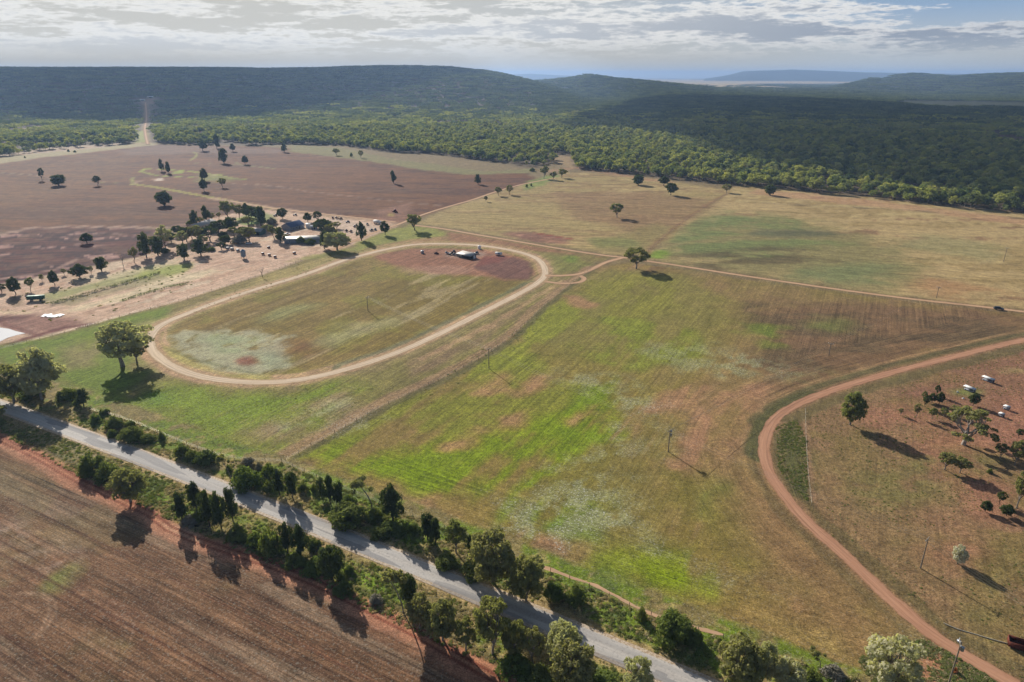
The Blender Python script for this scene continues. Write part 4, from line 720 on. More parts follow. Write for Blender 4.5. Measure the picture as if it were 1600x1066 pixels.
TREES = """V P 192 572 92 67|big pale-topped gum beside the left bend of the oval track
V g 214 567 42 42|smaller dark gum growing against the right side of the big pale-topped gum
V Q 66 624 68 80|tall pale-topped gum, rearmost of the cluster above the road's left end
V G 22 627 54 60|dark gum at the left edge of the cluster above the road's left end
V b 50 617 38 30|low green shrub in front of the gum cluster at the road's left end
V b 107 622 32 20|grey-green shrub right of the gum cluster at the road's left end
V p 131 634 18 27|small dark cypress right of the gum cluster at the road's left end
V b 121 634 13 13|little shrub hugging the small dark cypress right of the gum cluster
V b 150 660 15 17|small shrub, leftmost of three little ones above the road's left stretch
V b 160 649 9 12|tiny shrub, middle one of three little ones above the road's left stretch
V b 167 646 10 9|tiny shrub, rightmost of three little ones above the road's left stretch
V b 180 668 31 21|rounded dark shrub, upper left of the clump above the road's left stretch
V b 204 666 15 10|small light green shrub on the upper edge of the clump above the road's left stretch
V b 176 682 17 14|small grey-green shrub, lower left of the clump above the road's left stretch
V b 204 687 38 25|widest shrub of the clump above the road's left stretch
V b 229 689 28 13|low long shrub at the right end of the clump above the road's left stretch
V b 254 686 11 16|lone upright shrub between the two roadside clumps at left
V b 286 712 24 23|upper left shrub of the three-shrub clump above the road
V b 301 719 23 19|middle shrub of the three-shrub clump above the road
V b 320 724 38 25|widest, right shrub of the three-shrub clump above the road
V t 357 752 20 41|slender leaning tree on a bare thin stem at the road's upper edge
V b 358 736 10 13|small shrub behind the slender leaning tree
V b 388 758 48 37|broad green shrub right of the slender leaning tree
V k 388 727 22 15|grey leafless-looking shrub behind the broad green shrub
V k 406 734 13 15|small brown-grey shrub by the fence corner
V b 421 748 23 28|green shrub between the brown-grey shrub and the twin cypresses
V b 420 769 16 22|low shrub at the left foot of the twin cypresses
V p 437 774 21 40|left one of the twin dark cypresses whose shadow crosses the road
V p 457 778 20 40|right one of the twin dark cypresses whose shadow crosses the road
V b 452 748 20 12|low shrub behind the twin dark cypresses
V b 474 768 18 18|dark shrub just right of the twin cypresses
V b 491 768 13 14|small shrub left of the cypress trio
V p 503 779 15 32|left and smallest cypress of the trio above the road
V p 516 787 19 42|middle cypress of the trio above the road
V p 531 791 16 38|right cypress of the trio above the road
V b 546 816 62 36|wide dark green shrub, largest one above the road
V b 546 784 21 13|small shrub behind the wide dark green shrub
V t 574 795 36 44|slender umbrella-crowned gum behind the wide dark green shrub
V b 584 813 30 21|green shrub under the slender umbrella-crowned gum
V b 592 839 29 18|bright green shrub at the road's upper edge below the umbrella gum
V p 614 813 34 52|big dark cypress beside the bare reddish headland
V b 612 832 42 19|low dark undergrowth shrub below the big dark cypress
V b 647 832 21 16|light green shrub right of the big dark cypress
V p 668 843 23 40|left of a pair of trunk-showing cypresses above the road
V p 681 850 19 40|right of a pair of trunk-showing cypresses above the road
V g 713 864 36 52|light olive gum between the cypress pair and the dense gums
V b 700 884 40 18|low scrub in the shade left of the dense gums, nearer the cypress pair
V b 740 898 44 20|low scrub in the shade left of the dense gums, nearer the road
V p 734 860 13 24|small dark pine at the left side of the dense gums
V G 770 910 72 86|tallest dense gum above the road, its shadow across the asphalt
V G 822 939 54 72|second dense olive gum above the road, right of the tallest
V P 838 918 24 54|pale-tipped gum poking up behind the second dense gum
V b 866 935 34 34|dark round shrub right of the dense gums
V b 898 941 36 32|olive round shrub at the right end of the dense gum group
V b 1003 969 16 26|small dark upright shrub left of the big rounded shrub
V b 1050 998 64 50|big rounded olive shrub between road and thin red track
V b 1084 1004 28 27|dark shrub at the right shoulder of the big rounded olive shrub
V G 1150 1078 72 88|dense deep green tree right of the road at the bottom edge
V Q 1186 1074 36 76|pale-tipped gum behind the dense deep green tree
V Q 1225 1090 52 64|grey-green gum cut by the bottom edge, right of the pale-tipped gum
V b 1265 1080 36 42|yellow-green shrub cut by the bottom edge
V t 1277 1043 22 27|small leaning gum standing on the thin red track
V k 1302 1056 34 16|dry grey shrub on the thin red track near the bottom edge
V P 1386 1094 98 92|wide sparse gum cut by the bottom edge beside the dead tree
V d 1372 1030 26 36|dead grey tree behind the wide sparse gum at the bottom edge
V b 145 739 40 37|grey-green shrub, leftmost below the road
V b 171 746 42 30|bright green shrub between the leftmost one and the broad tree
V G 204 784 52 52|broad bushy tree beside the red headland, alone with its round shadow
V p 285 814 22 44|left cypress of the clump on the red headland
V p 307 795 24 42|cypress at the back of the clump on the red headland, beside the road
V k 296 820 25 17|blue-grey shrub at the foot of the left headland cypress
V b 313 814 20 26|dark shrub in the middle of the red headland clump
V p 328 822 24 56|tall cypress in the middle of the red headland clump
V p 346 826 22 58|tall cypress right of the middle one in the red headland clump
V p 364 814 19 50|slim cypress at the right end of the headland clump, next to the road
V b 372 842 34 24|deep green shrub below the slim cypress at the red headland
V b 400 852 28 24|green shrub left of the taller verge thicket below the road
V b 424 863 38 44|tall green shrub left of the twin cypresses below the road
V p 450 864 20 48|left one of the twin cypresses below the road
V p 470 868 26 48|right one of the twin cypresses below the road
V b 492 858 22 20|green shrub right of the twin cypresses below the road
V b 492 892 40 26|deep green shrub in the shade beside the red headland
V b 462 884 34 22|deep green shrub below the twin cypresses by the red headland
V r 519 905 38 54|dark tree with a short trunk standing among low shrubs below the road
V b 546 895 16 14|small round shrub right of the dark short-trunked tree
V b 534 904 16 12|small shrub at the foot of the dark short-trunked tree
V b 537 926 34 20|low shrub on the edge of the red headland below the dark tree
V t 622 958 38 64|leaning slim gum with a long bare stem below the road
V r 639 944 26 48|dense dark egg-shaped tree beside the leaning slim gum
V k 588 940 22 13|brown-grey shrub left of the leaning slim gum
V G 656 982 38 58|dense gum right of the egg-shaped tree
V G 692 1000 54 66|broad dense gum above the dark stretch of red headland
V g 728 1018 38 52|smaller gum at the right side of the broad dense gum
V g 770 1022 60 92|tall open gum with its crown over the road's lower edge
V G 803 1034 38 66|gum right of the tall open gum, below the road
V g 833 1040 36 60|smaller gum in the middle of the bottom thicket
V Q 878 1040 54 72|pale round-crowned gum beside the road in the bottom thicket
V G 898 1082 68 78|large gum at the bottom edge below the road
V b 804 1050 54 30|dark shrub under the bottom thicket's left gums
V b 846 1064 44 26|dark shrub under the middle of the bottom thicket
V b 946 1070 44 20|bright green shrub right of the large bottom-edge gum
V P 998 1086 52 62|sparse pale gum at the road's lower edge near the bottom of the frame
V G -14 664 40 40|dark gum leaning into the frame at the left edge below the road
V G -14 722 24 28|dark gum at the left edge beside the red headland
F m 136 380 17 16|dark tree alone in the dark contour-banked block
F m 3 457 15 14|low dark tree at the left end of the farm tree row
F m 25 460 19 28|round dark tree, second in the farm tree row from the left edge
F g 48 454 13 22|small tree right of the round dark one in the farm tree row
F g 66 440 8 12|thin sapling in the farm tree row above the green trailer
F m 86 446 15 24|dark tree above and right of the green trailer
F g 101 430 8 11|thin sapling between two bigger trees of the farm row
F m 125 434 26 22|wide umbrella-shaped tree in the farm tree row
F g 143 428 7 13|thin sapling right of the wide umbrella-shaped tree
F p 159 424 18 22|dark pine above the left half of the long low hedge
F d 193 416 13 25|bare tree left of the farm's taller pines
F g 210 410 13 26|thin tree right of the bare farm tree
F p 229 402 15 38|tall thin pine at the left end of the farmstead grove
F p 247 399 17 30|tall dark pine with a clear trunk at the left of the farmstead
F P 259 389 19 37|pale silvery gum at the left of the farmstead grove
F b 258 395 13 9|low shrub at the foot of the pale silvery farm gum
F p 288 406 15 25|pine standing forward of the grove on pale sand, left one
F p 314 399 17 26|pine standing forward of the grove on pale sand, right one
F P 286 382 17 21|pale tree in front of the long house's left end
F m 279 369 15 17|dark tree at the left corner of the long house
F m 292 378 17 24|dark tree in front of the long house, left of its middle
F g 309 378 23 27|olive tree in front of the long house's middle
F m 328 376 22 23|dark round tree in front of the long house's right end
F m 343 368 19 25|dark round tree at the right corner of the long house
F p 360 360 20 20|broad dark tree between the long house and the farm lawn
F b 349 371 13 13|bright shrub in front of the dark tree by the long house
F p 305 352 10 24|slim pointed pine behind the long house, left one
F b 297 351 10 9|reddish shrub behind the long house
F g 313 350 9 11|small tree between the two slim pines behind the long house
F p 323 346 10 24|slim pointed pine behind the long house, right one
F g 331 345 10 13|small tree right of the slim pines behind the long house
F g 357 342 20 31|umbrella-shaped tree on the north edge of the farmstead
F g 374 341 12 23|open tree right of the umbrella-shaped farm tree
F m 385 339 14 22|dark tree at the top of the farm lawn
F m 393 346 20 25|dark dense tree above the farm lawn
F g 388 354 15 17|dark tree at the left side of the farm lawn
F g 342 342 6 11|sapling left of the umbrella-shaped farm tree
F k 373 380 18 18|purplish shrub left of the arched farm shed
F g 389 377 24 23|dark spreading tree in front of the arched farm shed
F p 408 353 14 31|tall dark pine on the farm lawn
F k 425 350 12 13|dull brown tree between the farm lawn and the blue roof
F m 442 342 15 18|dark round tree behind the blue-roofed building
F m 481 347 12 15|dark tree right of the blue-roofed building
F m 496 346 11 16|dark tree north of the white farm tank
F g 428 372 13 22|dark tree left of the low grey shed
F p 438 379 12 23|dark upright tree touching the low grey shed
F b 471 380 15 14|bright green round shrub in front of the low grey shed
F b 484 381 20 10|low shrub right of the bright green round one by the grey shed
F m 505 368 24 27|dark dense tree right of the low grey shed
F g 515 372 15 24|brownish open tree behind the large sunlit farm gum
F p 507 389 13 27|dark pine left of the large sunlit farm gum
F Q 527 391 31 31|large sunlit rounded gum at the farm's right end
F g 526 357 13 11|low tree behind the large sunlit farm gum
F p 565 376 14 30|narrow dark tree between the farm gum and the oval track
F m 602 367 13 22|dark tree next to the white farm truck
F g 648 360 26 28|broad tree at the junction of the farm tracks
F m 300 373 15 18|dark tree in front of the long house between two rounder ones
F g 318 383 14 17|small open tree below the middle of the long house grove
F m 336 363 14 15|dark tree half covering the long house roof's right part
F m 352 382 13 15|dark small tree at the grove's lower right, beside the purplish shrub
F g 366 369 14 15|olive tree left of the grey shed with the green end
F m 380 367 13 14|dark tree just behind the grey shed with the green end
F m 268 379 14 18|dark tree above the pale silvery farm gum's foot
F g 240 386 11 18|thin olive tree at the far left of the farmstead behind the tall pines
F m 222 393 11 15|dark small tree left of the tall thin farm pine
F m 400 344 12 15|dark tree on the north side of the farm lawn, right end
F g 417 363 12 13|small olive tree between the lawn pine and the low grey shed
F b 447 374 11 9|low shrub at the left end of the low grey shed
F m 499 357 13 15|dark tree between the white hut and the dark dense grove
F g 520 373 13 16|brownish tree touching the large sunlit farm gum
F m 512 357 12 13|dark tree behind the dense dark farm trees
F g 536 377 10 12|small tree right behind the large sunlit farm gum
F b 330 392 11 8|low shrub on the sand in front of the long house grove
F m 346 390 12 12|small dark tree on the sand at the grove's right foot
F d 410 433 9 16|bare dead sapling beside the oval track's upper left straight
D m 66 282 10 20|upright dark tree, farthest left in the ploughed paddock
D r 92 290 23 18|wide dark round tree near the left of the ploughed paddock
D m 153 290 14 16|dark tree right of the wide round one at the paddock's left
D p 253 268 8 19|left tree of a slim pair by the green patch in the ploughed paddock
D p 264 271 8 18|right tree of a slim pair by the green patch in the ploughed paddock
D r 257 321 25 23|big dark round tree alone in the ploughed paddock above the farm
D m 317 236 15 17|dark tree at the paddock's upper edge below the woods
D p 339 232 10 23|slim dark tree at the paddock's upper edge touching the woods
D p 350 255 14 24|tall dark tree above the green loops in the ploughed paddock
D m 364 237 9 13|small dark tree right of the slim one at the paddock's upper edge
D m 383 257 11 14|small dark tree right of the tall one above the green loops
D m 320 283 13 20|upper tree of the close pair on the green loop
D m 319 299 13 21|lower tree of the close pair on the green loop
D g 348 293 14 16|open-crowned tree at the right of the green loop pair
D p 444 238 9 15|small dark tree at the upper paddock edge, left of the wide low one
D g 526 243 13 12|wide low tree near the far edge of the ploughed paddock
D b 549 245 5 9|tiny tree between two others at the paddock's far edge
D g 564 247 9 13|small tree right of the tiny one at the paddock's far edge
D p 615 287 10 20|lone cone-shaped pine right of the ploughed paddock's middle
D p 747 288 10 16|lone dark tree near the ploughed paddock's right corner
D m 759 315 7 9|small round tree right beside the diagonal farm track
D g 779 306 13 15|left tree of a pair at the diagonal farm track
D g 796 304 13 16|right tree of a pair at the diagonal farm track
D b 39 247 3 4|tiny bush on the pale strip at the far left
D b 107 237 4 5|tiny bush on the pale strip, left of two others
D b 117 238 5 4|tiny bush on the pale strip by the far left road
E g 850 279 16 22|tallest tree of the small clump where the diagonal track ends
E g 864 281 13 14|middle tree of the small clump where the diagonal track ends
E g 878 278 16 15|right tree of the small clump where the diagonal track ends
E b 832 268 10 7|low bush left of the small clump where the diagonal track ends
E b 823 293 5 7|tiny tree beside the diagonal track, left of the clump
E b 830 291 4 6|tiny bush next to the tiny tree beside the diagonal track
E r 997 289 19 17|dense round tree near the woods, left of the dark pair
E m 1037 290 18 15|rear one of the dark tree pair near the woods
E m 1048 305 20 21|front one of the dark tree pair near the woods
E g 964 340 23 24|lone tree with a long shadow in the tan paddock
E g 1135 301 16 14|thin pale tree near the woods at the paddock boundary
E r 1203 305 18 17|lit round tree alone below the woods
E g 994 420 42 35|big lone dark tree where the farm tracks meet
R G 1328 664 40 54|big upright gum beside the red track with a long shadow
R g 1407 649 8 12|tiny sapling left of the sapling grove
R g 1431 652 11 23|thin sapling at the grove's lower left
R g 1456 654 15 17|sapling at the grove's lower middle
R g 1443 627 9 16|sapling at the grove's upper left
R m 1445 637 13 20|dark sapling left of the grove's centre
R m 1456 629 13 15|dark sapling in the grove's centre
R m 1463 618 10 17|topmost dark sapling of the grove
R m 1467 632 14 20|round dark sapling at the grove's right
R g 1474 651 13 14|sapling between the grove and the spreading tree
R g 1490 650 17 17|sapling right behind the spreading tree
R m 1520 634 17 20|small dark tree below the two long troughs
R s 1505 695 84 62|old spreading gum with a pale curved trunk
R g 1476 734 32 30|left one of two low trees below the spreading gum
R g 1500 739 28 25|right one of two low trees below the spreading gum
R g 1563 716 21 24|low tree right of the spreading gum's shadow
R g 1585 727 28 40|sparse grey tree near the right edge
R m 1592 684 15 14|small dark tree at the right edge below the white shelters
R b 1546 739 9 9|tiny bush between the low trees and the right edge
R g 1588 794 28 58|tall thin tree at the right edge above the red patch
R m 1562 788 17 20|dark small tree left of the tall thin right-edge tree
R m 1539 799 18 17|dark small tree standing apart over bare red soil
R m 1572 806 21 18|dark small tree lowest of the right-edge group
R v 1496 881 23 28|silvery pale round tree on a bare red patch"""
for ln in TREES.split('\n'):
    a_, lab = ln.split('|'); g_, k_, px, py, ww, hh = a_.split(); plant(k_, float(px), float(py), float(ww), float(hh), lab, g_)
# ---------------------------------------------------------------- buildings, tanks, vehicles, poles, fences
M = {k: mat(k, c, r, noise=n, scale=s, metal=me_) for k, (c, r, n, s, me_) in {
    'pale roof': (lt(184, 178, 170), .5, .12, .8, 0), 'grey roof': (lt(160, 160, 160), .5, .2, .8, 0), 'blue roof': (lt(92, 108, 140), .5, .25, .6, 0), 'white paint': (lt(232, 230, 226), .5, .08, 1, 0),
    'cream wall': (lt(206, 192, 168), .8, .15, 1, 0), 'grey wall': (lt(138, 142, 150), .7, .2, .7, 0), 'green wall': (lt(58, 92, 80), .7, .2, .7, 0), 'dark opening': (lt(34, 32, 32), .8, .2, 1, 0),
    'rust': (lt(112, 54, 36), .8, .4, 1.5, 0), 'red paint': (lt(150, 40, 32), .5, .3, 2, 0), 'tyre': (lt(34, 34, 36), .9, .1, 1, 0), 'steel': (lt(150, 156, 164), .35, .15, 1, .6), 'silo steel': (lt(120, 138, 156), .4, .15, 1, .3),
    'pole wood': (lt(150, 136, 118), .9, .3, 3, 0), 'post wood': (lt(118, 104, 88), .9, .3, 3, 0), 'wire': (lt(176, 168, 150), .5, .05, 1, .4), 'glass': (lt(40, 50, 60), .1, .05, 1, 0), 'dark paint': (lt(48, 56, 66), .3, .1, 1, 0),
    'green paint': (lt(104, 138, 112), .6, .2, 1, 0), 'tarp': (lt(236, 236, 238), .6, .05, 1, 0), 'clay': (lt(196, 116, 66), .9, .2, 4, 0), 'soil': (lt(88, 54, 44), .95, .3, 1, 0), 'insulator': (lt(225, 228, 226), .3, .05, 1, 0)}.items()}
def dirang(a, b):
    (x0, y0), (x1, y1) = G(*a), G(*b); return math.atan2(y1 - y0, x1 - x0)
def house(name, label, cat, px, py, w_, d_, hw, hr, rz, wall, roof, door=True, wins=2, group=None, skillion=False, chimney=False, eave=.5):
    x, y = G(px, py); e = empty(name, (x, y, terrain(np.array([x]), np.array([y]))[0]), rz, label, cat, group)
    m = MB(); a, b = w_ / 2, d_ / 2
    if skillion:
        V = [(-a, -b, -.3), (a, -b, -.3), (a, b, -.3), (-a, b, -.3), (-a, -b, hw), (a, -b, hw), (a, b, hr), (-a, b, hr)]
        m.add(V, [(0, 1, 5, 4), (1, 2, 6, 5), (2, 3, 7, 6), (3, 0, 4, 7), (4, 5, 6, 7)]); r_ = MB(); k = eave; z0 = hw - (hr - hw) * k / d_
        V = [(-a - k, -b - k, z0 + .02), (a + k, -b - k, z0 + .02), (a + k, b + k, hr + .1), (-a - k, b + k, hr + .1)]; r_.add(V + [(p[0], p[1], p[2] + .14) for p in V], [(3, 2, 1, 0), (4, 5, 6, 7), (0, 1, 5, 4), (1, 2, 6, 5), (2, 3, 7, 6), (3, 0, 4, 7)])
    else:
        V = [(-a, -b, -.3), (a, -b, -.3), (a, b, -.3), (-a, b, -.3), (-a, -b, hw), (a, -b, hw), (a, b, hw), (-a, b, hw), (-a, 0, hr), (a, 0, hr)]
        m.add(V, [(0, 1, 5, 4), (2, 3, 7, 6), (1, 2, 6, 9, 5), (3, 0, 4, 8, 7)]); r_ = MB(); k = eave; sl_ = (hr - hw) / b; z0 = hw - sl_ * k
        for s in (-1, 1):
            V = [(-a - k, s * (b + k), z0 + .04), (a + k, s * (b + k), z0 + .04), (a + k, 0, hr + .04), (-a - k, 0, hr + .04)]; V2 = [(p[0], p[1], p[2] + .13) for p in V]
            r_.add(V + V2, [(3, 2, 1, 0), (4, 5, 6, 7), (0, 1, 5, 4), (1, 2, 6, 5), (3, 0, 4, 7)])
    m.build('wall', M[wall], e); ro = r_.build('roof', M[roof], e)
    if door: MB().box((w_ * .12, -b - .03, 1.1), (min(1.1, w_ * .2) if wins else w_ * .5, .08, 2.2 if wins else hw * .8)).build('door', M['dark opening'], e)
    for i in range(wins): f = MB().box((-a + (i + .6) * w_ / (wins + 1.2), -b - .03, min(1.6, hw * .6)), (1.4, .08, 1.0)).build('window', M['white paint'], e); MB().box((-a + (i + .6) * w_ / (wins + 1.2), -b - .09, min(1.6, hw * .6)), (1.2, .05, .8)).build('pane', M['glass'], f)
    if chimney: MB().box((a * .4, .6, hr + .4), (.6, .6, 1.4)).build('chimney', M['cream wall'], ro)
    return e
AF = dirang((298, 358), (334, 347)); AL = dirang((450, 376), (498, 374)); AS = math.radians(-8)
house('farm_house', 'long pale-roofed farm house half hidden by the tree grove', 'house', 316, 355, 25, 10, 2.8, 4.6, AF, 'cream wall', 'pale roof', wins=5, chimney=True)
house('shed', 'grey shed with a pale roof and dark green end, left of the farm lawn trees', 'shed', 401, 366, 12, 9, 3.2, 4.8, AS, 'green wall', 'grey roof', wins=0)
b1 = house('farm_building', 'big farm building with a steep blue roof', 'building', 458, 357, 15, 11, 2.8, 5.6, math.radians(62), 'grey wall', 'blue roof', wins=3); mb = MB(); mb.tube([(-8, 0, 5.7), (8, 0, 5.7)], .22, 5); mb.tube([(8, -5.8, 2.7), (8, 0, 5.75)], .2, 5); mb.build('ridge_cap', M['white paint'], b1)
house('shed', 'low long grey shed with a pale flat roof behind the bright green shrub', 'shed', 474, 378, 27, 9, 2.8, 3.5, AL, 'grey wall', 'pale roof', wins=3, skillion=True)
house('hut', 'small white hut right of the blue-roofed building', 'hut', 491, 358, 5, 4, 2.3, 3.0, AL, 'grey wall', 'white paint', wins=1)
house('shed', 'dark open shed with a pale roof inside the oval track', 'shed', 729, 402, 13, 6, 2.2, 2.9, dirang((718, 398), (742, 403)), 'dark opening', 'pale roof', wins=0, skillion=True)
house('shed', 'far white-roofed shed among trees at the left edge', 'shed', 56, 230, 17, 12, 3, 4.6, math.radians(5), 'cream wall', 'white paint', wins=0)
house('hut', 'far small white hut on the pale strip below the woods', 'hut', 147, 223, 6, 5, 3, 4, 0, 'cream wall', 'white paint', wins=0)
house('shed', 'left one of two white sheds at the top of the straight clearing road', 'shed', 226, 174, 16, 10, 3, 5, 0, 'cream wall', 'white paint', wins=0)
house('shed', 'right one of two white sheds at the top of the straight clearing road', 'shed', 239, 172, 22, 12, 3.5, 6, 0, 'cream wall', 'white paint', wins=0)
def shelter(px, py, w_, d_, h_, rz, label):
    x, y = G(px, py); e = empty('stock_shelter', (x, y, 0), rz, label, 'shelter', 'shelters in the red paddock')
    MB().box((0, 0, h_), (w_, d_, .1)).build('roof', M['white paint'], e); b = MB(); b.box((0, d_ * .42, h_ * .5), (w_ * .96, .08, h_ * .96)); b.build('back_wall', M['grey wall'], e)
    for i in range(2):
        for j in (-1, 1): MB().box((w_ * .45 * (i * 2 - 1), j * d_ * .36 - .03, h_ * .5 - .03), (.12, .12, h_ - .06)).build('post', M['steel'], e)
    MB().box((0, -d_ * .1, .35), (w_ * .8, .7, .5)).build('trough', M['grey wall'], e)
AR = dirang((1536, 590), (1550, 595))
shelter(1543, 596, 4.6, 1.9, 1.7, AR, 'farther one of two long white-roofed shelters in the red paddock'); shelter(1514, 611, 4.4, 1.9, 1.7, AR, 'nearer one of two long white-roofed shelters in the red paddock')
shelter(1572, 640, 2.0, 1.8, 1.5, AR, 'rear one of two square white-roofed shelters in the red paddock'); shelter(1564, 651, 1.7, 1.6, 1.4, AR, 'front one of two square white-roofed shelters in the red paddock')
def tank(px, py, r_, h_, body, label, name='water_tank', cone=.5, legs=False):
    x, y = G(px, py); e = empty(name, (x, y, 0), 0, label, 'tank' if name == 'water_tank' else 'silo'); z0 = 1.6 if legs else 0
    m = MB(); q = [(0, 0, z0 - (.0 if legs else .2)), (0, 0, z0 + h_)]; m.tube(q, [r_, r_], 20)
    for i in range(1, 5): m.tube([(0, 0, z0 + h_ * i / 5 - .04), (0, 0, z0 + h_ * i / 5 + .04)], [r_ * 1.015] * 2, 20)
    m.build('tank_body', body, e); MB().tube([(0, 0, z0 + h_), (0, 0, z0 + h_ + cone)], [r_ * 1.02, .15], 20).build('tank_lid', M['white paint'] if not legs else M['silo steel'], e)
    if legs:
        MB().tube([(0, 0, .5), (0, 0, z0)], [.2, r_], 20).build('hopper', body, e)
        for k in range(4): a = k * math.pi / 2 + .5; MB().tube([(math.cos(a) * r_ * .95, math.sin(a) * r_ * .95, 0), (math.cos(a) * r_ * .95, math.sin(a) * r_ * .95, z0 + .3)], .08, 5).build('leg', M['steel'], e)
tank(381, 404, 1.7, 4.0, M['silo steel'], 'blue-grey grain silo on legs standing on pale sand in front of the farm', 'silo', 1.1, True)
tank(482, 356, 2.0, 3.6, M['white paint'], 'white tank between the blue-roofed building and the dark grove'); tank(749, 389, 1.2, 2.2, M['white paint'], 'small white tank north of the dark shed inside the oval')
tank(660, 396, 1.2, 1.9, M['steel'], 'small grey tank with a white lid at the left inside the oval'); tank(740, 403.5, 1.3, 2.0, M['white paint'], 'pale round tank at the right end of the dark shed inside the oval')
def bin_(px, py, label, s=1.0, rz=.2):
    x, y = G(px, py); e = empty('feed_bin', (x, y, 0), rz, label, 'bin', 'feed bins on the sand in front of the farm'); MB().box((0, 0, .85 * s), (1.9 * s, 1.5 * s, 1.1 * s)).build('bin_body', M['rust'] if s < 1.05 else M['grey wall'], e)
    MB().box((0, 0, 1.45 * s), (2.1 * s, 1.7 * s, .1)).build('lid', M['pale roof'], e)
    for i in (-1, 1):
        for j in (-1, 1): MB().box((i * .8 * s, j * .6 * s, .15 * s), (.12, .12, .3 * s)).build('leg', M['rust'], e)
for i, (px, py, lab) in enumerate([(356, 390, 'left box of the rear row of three beside the silo'), (363, 391, 'middle box of the rear row of three beside the silo'), (372, 393, 'right box of the rear row of three beside the silo'), (411, 398, 'left box of the row of three right of the silo'), (421, 400, 'middle box of the row of three right of the silo'), (430, 403, 'right box of the row of three right of the silo'), (420, 388, 'dark box alone above the row of three right of the silo'), (460, 397, 'dark box alone near the sand edge, right of all others')]): bin_(px, py, lab, 1.15 if i < 3 else 1.0, .1 * i)
def wheels(e, xs, y_, r_, wd=.25):
    for x_ in xs:
        for s in (-1, 1): wl = MB().tube([(x_, s * y_ - wd / 2, r_), (x_, s * y_ + wd / 2, r_)], r_, 14).build('wheel', M['tyre'], e); MB().tube([(x_, s * (y_ + wd / 2) - .02, r_), (x_, s * (y_ + wd / 2) + .02, r_)], r_ * .55, 10).build('rim', M['steel'], wl)
def car(px, py, rz, paint, label, name='parked_car', cat='car', tray=False, g=None):
    x, y = G(px, py); e = empty(name, (x, y, .06), rz, label, cat, g); m = MB(); L = 4.8
    pr = [(-L / 2, .45), (-L / 2, 1.0), (-L / 2 + .1, 1.08), (.9, 1.08), (L / 2 - .1, .95), (L / 2, .8), (L / 2, .45)]
    V = [(a, s * .9, b) for s in (-1, 1) for a, b in pr]; n = len(pr); m.add(V, [tuple(range(n)), tuple(range(2 * n - 1, n - 1, -1))] + [(i, i + n, (i + 1) % n + n, (i + 1) % n) for i in range(n)]); m.build('body', M[paint], e)
    pr = [(-L / 2 + .3 if not tray else -.5, 1.08), (-L / 2 + .6 if not tray else -.4, 1.65), (.5, 1.65), (1.1, 1.08)]; V = [(a, s * (.84 if b < 1.2 else .7), b) for s in (-1, 1) for a, b in pr]
    cb = MB().add(V, [(0, 1, 2, 3), (7, 6, 5, 4), (0, 4, 5, 1), (2, 6, 7, 3), (3, 7, 4, 0)]).build('windows', M['glass'], e); MB().box((0.05 if tray else -.45, 0, 1.68), (1.0 if tray else 2.0, 1.42, .06)).build('roof', M[paint], e)
    for s in (-1, 1): MB().box((L / 2 + .01, s * .65, .75), (.06, .3, .16)).build('headlight', M['insulator'], e)
    wheels(e, (-1.5, 1.5), .85, .36)
car(1560, 484, dirang((1540, 481), (1580, 485)), 'dark paint', 'dark car driving on the straight farm track near the right edge'); car(449, 367, math.radians(15), 'white paint', 'white utility vehicle parked below the blue-roofed building', 'utility_vehicle', 'vehicle', True); car(598, 353, .9, 'dark paint', 'dark vehicle parked beside the white farm truck', tray=True)
car(389, 382, .3, 'white paint', 'white car parked in tree shade in front of the grove'); 
def truck(px, py, rz, label):
    x, y = G(px, py); e = empty('truck', (x, y, 0), rz, label, 'truck'); MB().box((-.9, 0, 2.0), (6, 2.4, 2.2)).build('cargo_box', M['white paint'], e); MB().box((3.2, 0, 1.6), (1.9, 2.2, 2.0), top=(.85, .95)).build('cab', M['white paint'], e); MB().box((4.05, 0, 2.05), (.12, 1.8, .7)).build('windscreen', M['glass'], e); MB().box((0.3, 0, .75), (8, 1.6, .25)).build('chassis', M['dark paint'], e); wheels(e, (-2.6, 3.1), .95, .5)
truck(590, 350, dirang((583, 348), (597, 350)), 'white farm truck parked at the end of the farm tracks')
def tractor(px, py, rz):
    x, y = G(px, py); e = empty('tractor', (x, y, 0), rz, 'red tractor standing at the near edge of the ploughed paddock', 'tractor'); MB().box((1.2, 0, 1.25), (2.6, 1.0, .9)).build('bonnet', M['red paint'], e); MB().box((-.7, 0, 1.9), (1.5, 1.5, 1.7), top=(.85, .85)).build('cab', M['glass'], e); MB().box((-.7, 0, 2.8), (1.6, 1.6, .12)).build('roof', M['red paint'], e); MB().tube([(1.6, .3, 1.7), (1.6, .3, 2.6)], .06, 6).build('exhaust', M['dark paint'], e)
    for x_, r_, w_ in ((-.9, .95, .5), (1.9, .55, .35)):
        for s in (-1, 1): MB().tube([(x_, s * .95 - w_ / 2, r_), (x_, s * .95 + w_ / 2, r_)], r_, 16).build('wheel', M['tyre'], e)
    MB().box((-3.6, 0, .8), (3.0, 3.4, .5)).build('implement', M['rust'], e)
tractor(618, 332, dirang((615, 330), (624, 333)))
x, y = G(57, 470); e = empty('trailer', (x, y, 0), dirang((48, 468), (65, 467)), 'pale green covered trailer parked on the sand left of the long hedge', 'trailer')
MB().box((0, 0, 1.9), (8.5, 2.8, 1.7)).build('trailer_body', M['green wall'], e); MB().box((0, 0, 2.85), (8.7, 3.0, .16)).build('roof', M['green paint'], e); wheels(e, (-2.4, 2.4), 1.1, .5); MB().box((5.0, 0, .9), (1.8, .2, .15)).build('drawbar', M['dark paint'], e)
